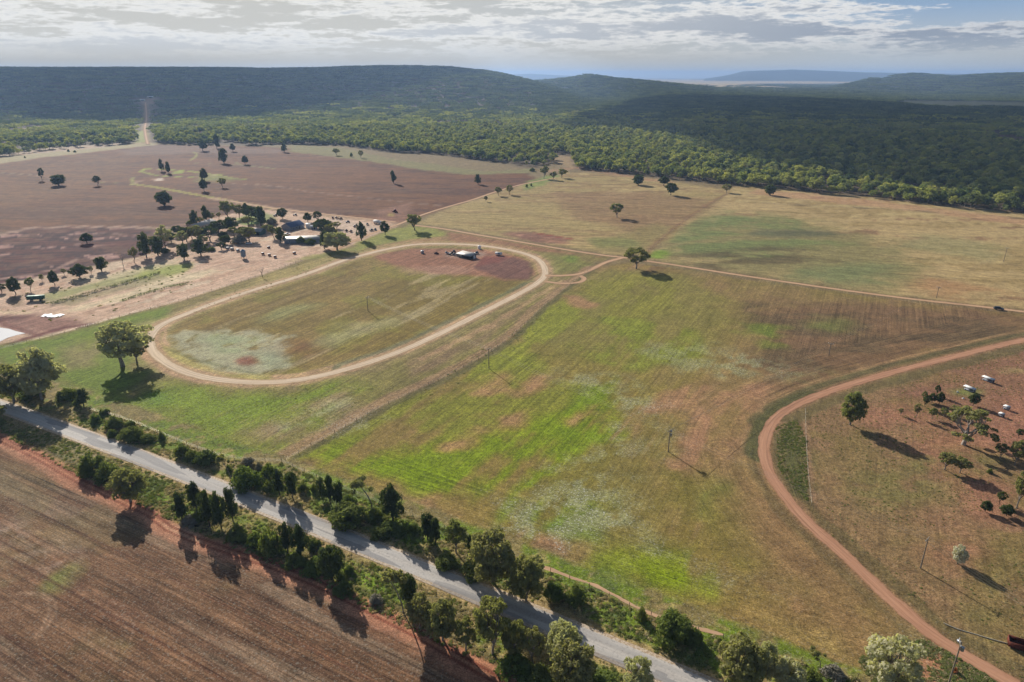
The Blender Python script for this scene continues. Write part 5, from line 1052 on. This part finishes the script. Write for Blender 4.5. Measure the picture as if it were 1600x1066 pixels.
x, y = G(779, 399); e = empty('caravan', (x, y, 0), dirang((773, 398), (786, 399)), 'white caravan by the right bend inside the oval track', 'caravan'); MB().box((0, 0, 1.35), (5, 2.2, 1.5), top=(.94, .9)).build('body', M['white paint'], e); MB().box((.5, -1.08, 1.5), (1.6, .08, .6)).build('window', M['glass'], e); MB().box((0, 0, 2.13), (4.8, 2.0, .06)).build('roof', M['pale roof'], e); wheels(e, (0,), .9, .35)
def lumps(name, label, cat, px, py, w_, d_, h_, m_, n=14, seed=1, group=None):
    """heap: one closed bumpy mound"""
    x, y = G(px, py); k = 18; V = [(0, 0, h_)]; F = []
    for i in range(1, 6):
        for j in range(k):
            a = 2 * math.pi * j / k; f = i / 5; q = 1 + .35 * (fbm(np.array([math.cos(a) * 2 + seed * 3]), np.array([math.sin(a) * 2 + f]), .9, 3, seed)[0] - .5)
            V.append((math.cos(a) * w_ / 2 * f * q, math.sin(a) * d_ / 2 * f * q, h_ * (1 - f ** 1.7) * (1 + .5 * math.sin(a * 3 + seed + i)) * (f < 1) - (.15 if i == 5 else 0)))
    F += [(0, 1 + j, 1 + (j + 1) % k) for j in range(k)]
    for i in range(4): F += [(1 + i * k + j, 1 + (i + 1) * k + j, 1 + (i + 1) * k + (j + 1) % k, 1 + i * k + (j + 1) % k) for j in range(k)]
    o = MB().add(V, F).build(name, M[m_], smooth=False); o.location = (x, y, 0); return tag(o, label, cat, group)
lumps('soil_heap', 'dark soil heap between the grey tank and the scrap inside the oval', 'heap', 682, 397, 4.2, 3, 1.1, 'soil', seed=2); lumps('clay_mound', 'small orange clay mound in the weeds beside the nearest power pole', 'mound', 1492, 1050, 1.5, 1.2, 1.0, 'clay', seed=3)
def scrap(px, py, label, seed, m_='rust', s=1.0, g='scrap lying around the farm yards'):
    r_ = random.Random(seed); x, y = G(px, py); e = empty('scrap_machine', (x, y, 0), r_.uniform(0, 3), label, 'scrap', g)
    MB().box((0, 0, .7 * s), (2.6 * s, 1.2 * s, .5 * s)).build('frame', M[m_], e); MB().box((.6 * s, .1, 1.2 * s), (.9 * s, .9 * s, .5 * s), .3).build('hopper', M['dark paint'], e)
    for i in (-1, 1): MB().tube([(i * .9 * s, -.75 * s, .5 * s), (i * .9 * s, -.6 * s, .5 * s)], .5 * s, 12).build('wheel', M['tyre'], e)
for i, (px, py, lab, mm) in enumerate([(699, 397, 'leftmost scrap machine beside the dark shed inside the oval', 'grey wall'), (705, 398, 'dark scrap machine left of the dark shed inside the oval', 'dark paint'), (711, 399, 'scrap machine touching the dark shed inside the oval', 'grey wall'), (708, 395, 'scrap machine behind the others inside the oval', 'rust'), (744, 397, 'small machine right of the pale round tank inside the oval', 'dark paint'), (520, 342, 'left rusty machine in the row along the north farm track', 'rust'), (526, 342, 'middle rusty machine in the row along the north farm track', 'rust'), (532, 343, 'right rusty machine in the row along the north farm track', 'rust'), (543, 348, 'dark machine on the sand right of the rusty row', 'dark paint'), (554, 355, 'dark machine on the sand left of the white truck', 'dark paint'), (574, 352, 'dark machine just left of the white truck', 'dark paint'), (541, 362, 'left dark machine behind the large sunlit farm gum', 'rust'), (548, 363, 'right dark machine behind the large sunlit farm gum', 'rust'), (430, 338, 'dark machine left of the round tree near the blue roof', 'dark paint'), (461, 337, 'dark machine north of the blue-roofed building', 'dark paint'), (472, 352, 'rusty machine right of the blue roof', 'rust'), (580, 361, 'left dark machine on the grass below the white truck', 'dark paint'), (586, 360, 'right dark machine on the grass below the white truck', 'dark paint')]): scrap(px, py, lab, i, mm, 1.25)
x, y = G(1592, 1011); e = empty('steel_skip', (x, y, 0), dirang((1584, 1005), (1600, 1010)), 'rust-red open steel skip at the right edge by the red track', 'skip')
m = MB()
for c_, d_ in (((0, -1.2, .9), (4.4, .1, 1.3)), ((0, 1.2, .9), (4.4, .1, 1.3)), ((-2.15, 0, .9), (.1, 2.3, 1.3)), ((2.15, 0, .9), (.1, 2.3, 1.3)), ((0, 0, .3), (4.2, 2.3, .1))): m.box(c_, d_)
m.build('skip_body', M['rust'], e)
for i in (-1, 1): MB().box((i * 1.4, 0, .12), (.25, 2.2, .24)).build('skid', M['dark paint'], e)
for i in (-2, -1, 0, 1, 2): MB().box((i * .85, -1.28, .9), (.1, .06, 1.25)).build('rib', M['rust'], e)
P_, u_ = resample(GL([(1474, 974), (1495, 984), (1520, 990), (1550, 1000), (1582, 1008)]), 1.2); o = MB().tube([(a, b, .12 + .04 * math.sin(i)) for i, (a, b) in enumerate(P_)], .11, 7).build('pipe', M['cream wall']); tag(o, 'long pale pipe lying on the grass between the red track and the red skip', 'pipe')
rs_ = np.random.RandomState(4); x, y = G(82, 494); V = []; n = 9
for i in range(n):
    for j in range(4): V.append((i * 1.3 - 5.2 + rs_.normal() * .3, j * 1.3 - 2 + math.sin(i * 1.1) * .9 + rs_.normal() * .3, .05 + rs_.rand() * .55))
m = MB().add(V, [(i * 4 + j, i * 4 + j + 1, (i + 1) * 4 + j + 1, (i + 1) * 4 + j) for i in range(n - 1) for j in range(3)]); o = m.build('tarpaulin', M['tarp']); o.location = (x, y, 0); tag(o, 'crumpled white sheet lying on the sand above the bright pond', 'tarpaulin')
for px, py, lab in ((1496, 613, 'white stone left of the nearer long shelter'), (1505, 623, 'white stone on red soil below the nearer long shelter'), (1503, 643, 'white stone beside the crown of the spreading gum')): lumps('stone', lab, 'stone', px, py, 1.1, .8, .4, 'white paint', seed=int(px), group='white stones in the red paddock')
# hedge rows on the sand
def hedge(line, w_, h_, label, n, seed, name='hedge'):
    rs = np.random.RandomState(seed); P_, u = resample(GL(line), .6); cs = np.c_[P_ + rs.normal(size=P_.shape) * w_ * .2, h_ * (.3 + .4 * rs.rand(len(P_)))]; keep = rs.rand(len(P_)) < .92; cs = cs[keep]
    m = MB(); m.quads(sprays(rs, cs, h_ * rs.uniform(.35, .75, len(cs)), n, .4, flat=1)); o = m.build(name, L_ROUND if name == 'hedge' else L_BUSH); tag(o, label, 'hedge')
hedge([(80, 476), (130, 462), (180, 447), (250, 427)], 1.2, 1.5, 'long low dark hedge row across the sandy strip', 16, 1); hedge([(192, 470), (235, 456), (292, 443)], 1, 1.0, 'short broken hedge row below the long dark one', 9, 2)
# pond
def sheet(name, pts, z, m_):
    V = [(x, y, z) for x, y in GL(pts)]; o = MB().add(V, [tuple(range(len(V)))]).build(name, m_); return tag(o, kind='structure')
wm = bpy.data.materials.new("pale bright water"); wm.use_nodes = True; t = NT(wm.node_tree); b = t.n['Principled BSDF']; b.inputs['Base Color'].default_value = (.62, .64, .66, 1); b.inputs['Roughness'].default_value = .12; b.inputs['IOR'].default_value = 1.33
t.put(b, 'Normal', t.N('ShaderNodeBump', {'Height': t.noise(t.N('ShaderNodeNewGeometry').outputs['Position'], 1.2, 3, .6), 'Strength': .15, 'Distance': .1}))
sheet('pond', [(-90, 500), (-40, 506), (0, 512), (14, 514), (26, 518), (40, 521), (26, 524), (12, 528), (0, 534), (-40, 547), (-90, 566)], .05, wm)
# power poles
def pole(px, py, ptop, rz, label, arms=1, tr_=False):
    x, y = G(px, py); h = up(px, py, ptop); e = empty('power_pole', (x, y, 0), rz, label, 'power pole', 'wooden power poles'); MB().tube([(0, 0, -.5), (0, 0, h * .5), (0, 0, h)], [.2, .17, .13], 8).build('pole', M['pole wood'], e)
    MB().box((0, .16, h - .35), (2.4, .14, .16)).build('crossarm', M['pole wood'], e); P3 = []
    for s in (-1.05, 0, 1.05): MB().tube([(s, .16, h - .27), (s, .16, h + .05)], [.09, .05], 6).build('insulator', M['insulator'], e)
    for s in (-1, 1): MB().tube([(s * .7, .12, h - .4), (0, .12, h - 1.1)], .04, 4).build('brace', M['steel'], e)
    if tr_: MB().tube([(0, -.5, h - 2.1), (0, -.5, h - 1.2)], .34, 12).build('transformer', M['steel'], e); MB().box((.9, .1, h - .8), (.9, .5, .5), .5).build('switch_box', M['steel'], e)
    c_, s_ = math.cos(rz), math.sin(rz); return [(x + s * c_ - .16 * s_, y + s * s_ + .16 * c_, h + .04) for s in (-1.05, 0, 1.05)]
LA = dirang((764, 576), (1044, 705)) + math.pi / 2; LB = dirang((1044, 705), (1463, 464)) + math.pi / 2
Pa = pole(575, 486, 464, LA, 'thin power pole in the middle of the oval infield'); Pb = pole(764, 576, 545, LA, 'power pole in the green paddock right of the oval track'); Pc = pole(1044, 706, 672, LA, 'pale-armed power pole in the middle of the big paddock', tr_=True)
Pd = pole(1438, 888, 842, LA, 'power pole left of the silvery tree in the red paddock'); Pe = pole(1476, 1088, 1003, LA + .4, 'nearest power pole, cut by the bottom edge near the red track', tr_=True); Pf = pole(1295, 556, 536, LB, 'faint pole in the brown upper part of the big paddock')
Pg = pole(1463, 466, 448, LB, 'faint pole just above the straight farm track at right'); Ph = pole(1568, 409, 387, LB, 'farthest faint pole in the tan paddock at right'); Pz = pole(1620, 1010, 962, LA, 'power pole beyond the right edge')
Pz2 = None
def wires(A, B, label, sag=1.2):
    m = MB()
    for a, b in zip(A, B):
        a = np.array(a); b = np.array(b); m.tube([a + (b - a) * t_ - np.array([0, 0, sag * 4 * t_ * (1 - t_)]) for t_ in np.linspace(0, 1, 13)], .02, 4, cap=False)
    tag(m.build('power_line', M['wire']), label, 'power line', 'power line spans')
wires(Pa, Pb, 'power line span from the oval infield pole to the green paddock pole'); wires(Pb, Pc, 'power line span crossing the green paddock between its two poles'); wires(Pc, Pd, 'power line span crossing the red track'); wires(Pd, Pz, 'power line span leaving the silvery tree pole to the right')
wires(Pc, Pf, 'power line span from the mid-paddock pole to the faint pole'); wires(Pf, Pg, 'power line span over the brown upper part of the paddock'); wires(Pg, Ph, 'power line span over the tan paddock at right')
# fences: posts are parts, the strands one part
PM = MB().tube([(0, 0, -.2), (0, 0, 1.25)], .075, 5).mesh('fence post', [M['post wood']])
def fence(line, label, step=5.5):
    P_, u = resample(GL(line) if line[0][0] > 20 or True else line, 1.0); L = u[-1]; n = min(99, int(L / step)); x0, y0 = P_[0]; e = empty('fence', (x0, y0, 0), 0, label, 'fence', 'wire fences'); w_ = MB(); Q = []
    for i in range(n + 1):
        q = L * i / n; x_ = np.interp(q, u, P_[:, 0]) - x0; y_ = np.interp(q, u, P_[:, 1]) - y0; o = bpy.data.objects.new('post', PM); C.objects.link(o); o.parent = e; o.location = (x_, y_, 0); o.rotation_euler = (rsT.uniform(-.06, .06), rsT.uniform(-.06, .06), 0); Q.append((x_, y_))
    for z in (.35, .75, 1.12): w_.tube([(a, b, z) for a, b in Q], .018, 3, cap=False)
    w_.build('wire', M['wire'], e)
FP = [(446, 720), (500, 690), (560, 655), (640, 615), (700, 588), (760, 555), (800, 527), (850, 478), (890, 446), (922, 421)]
fence(FP, 'wire fence dividing the oval paddock from the big green paddock'); fence([(140, 641), (200, 656), (280, 691), (360, 719), (440, 722)], 'wire fence along the north verge left of the fence corner'); fence([(440, 722), (520, 757), (600, 790), (720, 836), (830, 880)], 'wire fence along the north verge behind the cypresses')
fence([(860, 893), (930, 921), (1010, 961), (1190, 1015), (1340, 1060)], 'wire fence between the big paddock and the lower verge'); fence([(1258, 640), (1259, 690), (1262, 740), (1268, 790)], 'short wire fence right of the red track bend'); fence([(0, 546), (110, 518), (200, 492), (280, 471), (360, 446), (420, 427), (470, 408)], 'wire fence between the sandy strip and the green grass')
fence([(985, 412), (1060, 420), (1200, 442), (1400, 470), (1600, 492)], 'wire fence along the straight farm track'); fence([(1004, 400), (1060, 352), (1105, 322), (1135, 304)], 'wire fence between the two eastern paddocks'); fence([(1200, 319), (1300, 323), (1400, 328), (1500, 334), (1600, 342)], 'wire fence along the eastern woods', 6)
# ---------------------------------------------------------------- the woods, the weeds, clouds and haze
def src_collection(name, meshes):
    c = bpy.data.collections.new(name)
    for i, m_ in enumerate(meshes): c.objects.link(bpy.data.objects.new('%s part %02d' % (name, i), m_))
    return c
def scatter(name, pts, scl, rot, idx, coll, label, cat, rz_only=True):
    me = bpy.data.meshes.new(name); n = len(pts); me.vertices.add(n); me.vertices.foreach_set('co', np.asarray(pts, np.float32).ravel())
    for nm, ty, arr, key in (('scl', 'FLOAT_VECTOR', scl, 'vector'), ('rz', 'FLOAT', rot, 'value'), ('pick', 'INT', idx, 'value')):
        a = me.attributes.new(nm, ty, 'POINT'); a.data.foreach_set(key, np.asarray(arr, np.int32 if ty == 'INT' else np.float32).ravel())
    o = bpy.data.objects.new(name, me); C.objects.link(o); tag(o, label, cat, kind='stuff')
    ng = bpy.data.node_groups.new(name + ' scatter', 'GeometryNodeTree'); ng.interface.new_socket('Geometry', in_out='INPUT', socket_type='NodeSocketGeometry'); ng.interface.new_socket('Geometry', in_out='OUTPUT', socket_type='NodeSocketGeometry')
    N_ = ng.nodes; L_ = ng.links; gi = N_.new('NodeGroupInput'); go = N_.new('NodeGroupOutput'); ip = N_.new('GeometryNodeInstanceOnPoints'); ci = N_.new('GeometryNodeCollectionInfo'); ci.inputs[0].default_value = coll; ci.inputs[1].default_value = True; ci.inputs[2].default_value = True
    def at(nm, ty): q = N_.new('GeometryNodeInputNamedAttribute'); q.data_type = ty; q.inputs[0].default_value = nm; return q.outputs[0]
    cx = N_.new('ShaderNodeCombineXYZ'); L_.new(at('rz', 'FLOAT'), cx.inputs[2]); er = N_.new('FunctionNodeEulerToRotation'); L_.new(cx.outputs[0], er.inputs[0])
    L_.new(gi.outputs[0], ip.inputs['Points']); L_.new(ci.outputs[0], ip.inputs['Instance']); ip.inputs['Pick Instance'].default_value = True; L_.new(at('pick', 'INT'), ip.inputs['Instance Index']); L_.new(er.outputs[0], ip.inputs['Rotation']); L_.new(at('scl', 'FLOAT_VECTOR'), ip.inputs['Scale']); L_.new(ip.outputs[0], go.inputs[0])
    md = o.modifiers.new('scatter', 'NODES'); md.node_group = ng; return o
def inpoly(x, y, poly):
    ins = np.zeros(len(x), bool)
    for i in range(len(poly)):
        (ax, ay), (bx, by) = poly[i], poly[(i + 1) % len(poly)]; ins ^= ((ay > y) != (by > y)) & (x < (bx - ax) * (y - ay) / ((by - ay) or 1e-9) + ax)
    return ins
EDGE = np.array([(math.atan2(*G(*p)), math.hypot(*G(*p))) for p in FOREDGE]); EDGE = EDGE[np.argsort(EDGE[:, 0])]
def inwood(x, y, m_=0.0):
    return np.hypot(x, y) > np.interp(np.arctan2(x, y), EDGE[:, 0], EDGE[:, 1]) + m_
CLRP = [GL(p) for p in ([(12,206),(30,201),(65,196),(66,203),(30,209)], [(214,174),(230,172),(250,171.5),(250,176),(230,177)], [(861,248),(870,240),(892,246),(901,257),(898,263),(873,258)], [(1390,163),(1410,157.5),(1600,160),(1800,164),(1800,175),(1600,171),(1480,170)], [(1535,202),(1550,208),(1600,218),(1700,230),(1700,242),(1600,230),(1560,224)], [(915,215),(928,214),(944,216),(930,220)], [(738,222),(750,220),(764,223),(750,227)], [(655,214),(680,216),(676,222),(660,222)], [(335,232),(345,220),(380,224),(385,232)], [(680,192),(720,192),(720,196),(680,196)], [(500,208),(520,206),(530,210),(510,212)])]
CLR_L = np.array(CLEAR + [(CLEAR[-1][0], CLEAR[-1][1] + 60)])
def clearing(x, y, wd=15):
    c = np.zeros(len(x), bool)
    for p in CLRP: c |= inpoly(x + 22 * (fbm(x, y, 40, 2, 3) - .5), y + 40 * (fbm(x, y, 40, 2, 8) - .5), p)
    for i in range(len(CLR_L) - 1):
        a, b = CLR_L[i], CLR_L[i + 1]; e_ = b - a; t_ = np.clip(((x - a[0]) * e_[0] + (y - a[1]) * e_[1]) / (e_ @ e_), 0, 1); c |= np.hypot(x - a[0] - t_ * e_[0], y - a[1] - t_ * e_[1]) < wd
    return c
rs = np.random.RandomState(77)
def jgrid(r0, r1, sp, amax):
    n = int(r1 / sp) + 2; gx, gy = np.meshgrid(np.arange(-n, n), np.arange(0, n)); x = (gx.ravel() + rs.rand(gx.size)) * sp; y = (gy.ravel() + rs.rand(gy.size)) * sp
    r_ = np.hypot(x, y); a = np.arctan2(x, y); k = (r_ > r0) & (r_ < r1) & (np.abs(a) < amax); return x[k], y[k]
WOOD = [proto('wood', s) for s in (91, 92, 93, 94)]; WM = []
for c_, t_ in WOOD:
    m_ = MB(); m_.v = c_.v + t_.v; m_.f = c_.f + [tuple(i + c_.n for i in q) for q in t_.f]; m_.m = [0] * len(c_.f) + [1] * len(t_.f); m_.n = c_.n + t_.n; WM.append(m_.mesh('woodland tree', [L_WOOD, BARK]))
x, y = jgrid(600, 1750, 9.2, math.radians(41)); k = inwood(x, y, 1) & ~clearing(x, y); dens = fbm(x, y, 70, 3, 12); k &= ~((np.arctan2(x, y) < az_of(430)) & (np.hypot(x, y) < np.interp(np.arctan2(x, y), EDGE[:, 0], EDGE[:, 1]) + 420) & (fbm(x, y, 55, 3, 23) > .50) & (rs.rand(len(x)) < .8)); k &= rs.rand(len(x)) < np.where(np.hypot(x, y) < np.interp(np.arctan2(x, y), EDGE[:, 0], EDGE[:, 1]) + 160, .50 + .5 * sst(dens, .38, .5), .80 + .17 * sst(fbm(x, y, 35, 3, 19), .4, .5)); x, y = x[k], y[k]
r_ = np.hypot(x, y); az_ = np.arctan2(x, y); dep = r_ - np.interp(az_, EDGE[:, 0], EDGE[:, 1]); order = np.argsort(dep + r_ * .12 + (np.abs(az_) > math.radians(36.8)) * 1e5)
hh = 6.5 + 8.5 * rs.rand(len(x)) ** 1.3 * (1 + .25 * (dens[k] - .5)); ww = hh * rs.uniform(.65, 1.35, len(x)); rot = rs.rand(len(x)) * 6.28; pick = rs.randint(0, 4, len(x)); zz = terrain(x, y)
SEG = [(0, 'left of the pale roofed shed'), (70, 'between the far shed and the straight clearing road'), (232, 'right of the straight clearing road'), (420, 'above the far left end of the grassy strip'), (520, 'above the middle of the ploughed paddock edge'), (640, 'above the right part of the ploughed paddock edge'), (760, 'around the sandy gap where the diagonal track ends'), (910, 'above the trees dotted in the tan paddock'), (1060, 'above the boundary of the two eastern paddocks'), (1200, 'on the bright front row above the tan paddock'), (1400, 'on the dense front row near the right edge')]
NI = 290; ind = order[:NI]
for i in ind:
    u = (x[i], y[i]); px = 800 + FPX * u[0] / (u[1] * CP + H * SP); s_ = [t_ for c_, t_ in SEG if px >= c_] or [SEG[0][1]]
    o = bpy.data.objects.new('woodland_gum', WM[pick[i]]); C.objects.link(o); o.location = (x[i], y[i], zz[i] - .2); o.rotation_euler = (0, 0, rot[i]); o.scale = (ww[i] / 10 * .95, ww[i] / 10 * .95, hh[i] / 10)
    tag(o, 'olive gum ' + s_[-1], 'tree', 'gums ' + s_[-1])
rest = order[NI:]
scatter('woodland', np.stack([x, y, zz - .3], 1)[rest], np.stack([ww / 10, ww / 10, hh / 10], 1)[rest], rot[rest], pick[rest], src_collection('woodland source', WM), 'dense olive woodland of gum trees behind the paddocks', 'woods')
# far woods: patches of forty metres holding many crowns, riding the hills
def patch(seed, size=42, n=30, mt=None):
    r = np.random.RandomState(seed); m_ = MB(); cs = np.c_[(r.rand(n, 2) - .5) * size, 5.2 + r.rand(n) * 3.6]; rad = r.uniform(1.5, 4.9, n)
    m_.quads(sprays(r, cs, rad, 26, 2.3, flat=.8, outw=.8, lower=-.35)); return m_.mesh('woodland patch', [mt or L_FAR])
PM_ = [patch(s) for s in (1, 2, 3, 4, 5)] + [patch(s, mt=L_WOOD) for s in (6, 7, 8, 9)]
x2, y2 = jgrid(1720, 5200, 38, math.radians(41)); x3, y3 = jgrid(5200, 9400, 80, math.radians(41)); x2 = np.r_[x2, x3]; y2 = np.r_[y2, y3]; r_ = np.hypot(x2, y2)
z2 = terrain(x2, y2); pf2 = sst(z2, 14, 2) * sst(r_, 6000, 8000) * sst(fbm(x2 * .6, y2 * .18, 900, 4, 15), .30, .44); k = inwood(x2, y2) & ~clearing(x2, y2, 25) & (pf2 < .45); k |= (rs.rand(len(k)) < .08) & (r_ > 6000)
sc_ = np.where(r_ > 5200, 2.05, 1.0); zs = np.where(r_ > 5200, 1.15, 1.0) * rs.uniform(.85, 1.2, len(x2))
scatter('far_woodland', np.stack([x2, y2, z2 - 1], 1)[k], np.stack([sc_, sc_, zs], 1)[k], (rs.rand(len(x2)) * 6.28)[k], np.where(rs.rand(len(x2)) < 1.0 - sst(r_, 1800, 2700), rs.randint(5, 9, len(x2)), rs.randint(0, 5, len(x2)))[k], src_collection('far woodland source', PM_), 'far blue-green woodland covering the hills', 'woods')  # nearer patches get the brightened leaves, a sunlit belt made by colour
# verge weeds and scrub
def tuft(seed, leaf, n=60, s=.28):
    r = np.random.RandomState(seed); m_ = MB(); cs = np.array([[0, 0, .22], [.35, .1, .15], [-.2, .3, .15]]); m_.quads(sprays(r, cs, np.array([.42, .32, .3]), n // 3, s, flat=.7)); return m_.mesh('tuft', [leaf])
L_TG = leafmat("green weeds", [(.20, .26, .07), (.28, .28, .11), (.20, .23, .09)], trans=.4); L_TD = leafmat("dry grass", [(.52, .42, .25), (.44, .36, .21), (.58, .49, .31)], trans=.4)
TM = [tuft(1, L_TG), tuft(2, L_TG), tuft(3, L_TD), tuft(4, L_TD)]
def lin_scatter(n, fx, dmin, dmax, seed):
    r = np.random.RandomState(seed); x = r.uniform(*fx, n); o = r.uniform(dmin, dmax, n); y = 130.55 - .5763 * x - 1.78e-4 * x * x + o / .866; return x, y, o
VZ = GL([(-60,600),(60,628),(140,641),(200,656),(280,691),(360,719),(440,724),(520,757),(600,788),(720,836),(830,885),(930,922),(1010,962),(1190,1018),(1340,1062),(1500,1130),(900,1300),(560,944),(500,912),(420,880),(360,860),(300,840),(262,820),(235,798),(180,772),(130,748),(60,708),(0,678),(-60,640)])
xa, ya, oa = lin_scatter(18000, (-250, 200), 4.2, 22.5, 5); xb, yb, ob = lin_scatter(15000, (-250, 200), -18.0, -4.2, 6); xt = np.r_[xa, xb]; yt = np.r_[ya, yb]; q = fbm(xt, yt, 9, 4, 41); keep = rs.rand(len(xt)) < .35 + .65 * sst(fbm(xt, yt, 5, 3, 44), .4, .6); keep &= inpoly(xt, yt, VZ); xt, yt, q = xt[keep], yt[keep], q[keep]
sx_ = rs.uniform(.45, 1.15, len(xt)) ** 1.5; gr_ = (q + rs.normal(size=len(q)) * .10) > .47
scatter('verge_weeds', np.stack([xt, yt, xt * 0], 1), np.stack([sx_, sx_, sx_ * rs.uniform(.35, .8, len(xt))], 1), rs.rand(len(xt)) * 6.28, np.where(gr_, rs.randint(0, 2, len(xt)), rs.randint(2, 4, len(xt))), src_collection('weed source', TM), 'dry grass and green weeds growing along both road verges', 'weeds')
def field_tufts(poly, n, seed, pg, smin, smax, thr=.45, sc=12):
    r = np.random.RandomState(seed); P_ = np.array(GL(poly)); x = r.uniform(P_[:, 0].min(), P_[:, 0].max(), n); y = r.uniform(P_[:, 1].min(), P_[:, 1].max(), n); k = inpoly(x, y, [tuple(p) for p in P_]) & (r.rand(n) < .08 + .92 * sst(fbm(x, y, sc, 4, seed), thr - .1, thr + .18)); x, y = x[k], y[k]
    return x, y, r.uniform(smin, smax, len(x)), np.where(r.rand(len(x)) < pg, r.randint(0, 2, len(x)), r.randint(2, 4, len(x)))
parts = [field_tufts([(1260,650),(1600,540),(1800,700),(1800,1100),(1600,1075),(1300,845)], 12000, 1, .45, .25, .65, .46), field_tufts([(1340,1030),(1400,1000),(1450,1000),(1560,1066),(1500,1120),(1380,1100)], 4000, 2, .7, .4, 1.0, .35), field_tufts([(220,600),(600,600),(440,722),(300,690)], 4000, 3, .8, .2, .5, .5), field_tufts([(1212,668),(1245,655),(1262,690),(1262,785),(1216,735)], 2500, 4, .9, .4, .9, .3),
    field_tufts([(0,470),(100,440),(300,405),(300,450),(120,505),(0,500)], 500, 5, .7, .8, 1.8, .5), field_tufts([(640,620),(940,420),(960,440),(660,640)], 1500, 6, .8, .4, 1.0, .5), field_tufts([(300,470),(560,380),(570,392),(300,500)], 900, 7, .5, .5, 1.1, .5)]
xt = np.concatenate([p[0] for p in parts]); yt = np.concatenate([p[1] for p in parts]); st_ = np.concatenate([p[2] for p in parts]); pk = np.concatenate([p[3] for p in parts])
scatter('paddock_weeds', np.stack([xt, yt, xt * 0], 1), np.stack([st_, st_, st_ * .5], 1), rs.rand(len(xt)) * 6.28, pk, src_collection('paddock weed source', TM), 'small weeds and grass tufts scattered over the paddocks', 'weeds')
# clouds high outside the frame, between the sun and the far woods
cm = bpy.data.materials.new("cloud"); cm.use_nodes = True; t = NT(cm.node_tree); t.n.clear()
mx = t.N('ShaderNodeMixShader', {0: .68, 1: t.N('ShaderNodeBsdfTransparent'), 2: t.N('ShaderNodeMixShader', {0: .4, 1: t.N('ShaderNodeBsdfDiffuse', {0: (.9, .9, .9, 1)}), 2: t.N('ShaderNodeBsdfTranslucent', {0: (.9, .9, .9, 1)})})}); t.l.new(mx.outputs[0], t.N('ShaderNodeOutputMaterial').inputs[0])
def cloud(shade_px, alt, thick, label, seed, amp=120):
    """a cloud whose shade falls on the given stretch of country"""
    P_ = np.array([G(*p) for p in shade_px]); L = alt / SUND[2]; P_ = P_ + SUND[:2] * L; c = P_.mean(0); k = len(P_)
    Q, u = resample([tuple(p) for p in P_] + [tuple(P_[0])], 60); n = len(Q); V = []; F = []
    lev = [(1.0, 0), (1.0, .25), (.9, .7), (.6, 1.0), (.25, 1.15)]
    for f, h in lev:
        for i, (a, b) in enumerate(Q):
            w_ = 1 + 0 * a; off = amp * (fbm(np.array([a]), np.array([b]), 260, 4, seed)[0] - .5) * 2; d = np.array([a, b]) - c; d = d * f + d / (np.linalg.norm(d) + 1) * off * f; V.append((c[0] + d[0], c[1] + d[1], alt + thick * h * (.7 + .6 * fbm(np.array([a * f]), np.array([b * f]), 200, 3, seed + 1)[0])))
    m = len(lev)
    for l in range(m - 1): F += [(l * n + i, l * n + (i + 1) % n, (l + 1) * n + (i + 1) % n, (l + 1) * n + i) for i in range(n)]
    V.append((c[0], c[1], alt - thick * .05)); V.append((c[0], c[1], alt + thick * 1.1)); F += [(i, m * n, (i + 1) % n) for i in range(n)] + [((m - 1) * n + i, (m - 1) * n + (i + 1) % n, m * n + 1) for i in range(n)]
    tag(MB().add(V, F).build('cloud', cm, smooth=True), label, 'cloud', 'clouds shading the far woods')
cloud([(880,200),(960,203),(1040,216),(1110,236),(1180,254),(1290,275),(1400,292),(1500,304),(1620,312),(1800,330),(2000,320),(2000,170),(1700,158),(1600,172),(1450,172),(1300,156),(1100,150),(1000,154),(960,176),(900,182)], 1500, 160, 'broad cloud shading the woods on the right', 3, 60)
cloud([(-300,180),(0,184),(60,190),(150,192),(240,190),(330,186),(420,180),(520,172),(640,166),(760,160),(830,148),(760,143),(700,145),(600,145),(500,149),(420,146),(300,145),(0,145),(-300,147)], 1500, 160, 'long cloud shading the foot of the left ridge', 5, 60)
# haze
hz = MB().box((0, 0, 114), (56000, 56000, 230)).build('haze', None if False else bpy.data.materials.new("haze")); hm = hz.data.materials[0]; hm.use_nodes = True; t = NT(hm.node_tree); t.n.clear()
pv = t.N('ShaderNodeVolumePrincipled'); pv.inputs['Color'].default_value = (.42, .63, 1.0, 1); pv.inputs['Density'].default_value = 8.0e-5; pv.inputs['Anisotropy'].default_value = .2; t.l.new(pv.outputs[0], t.N('ShaderNodeOutputMaterial').inputs[1]); tag(hz, kind='stuff')
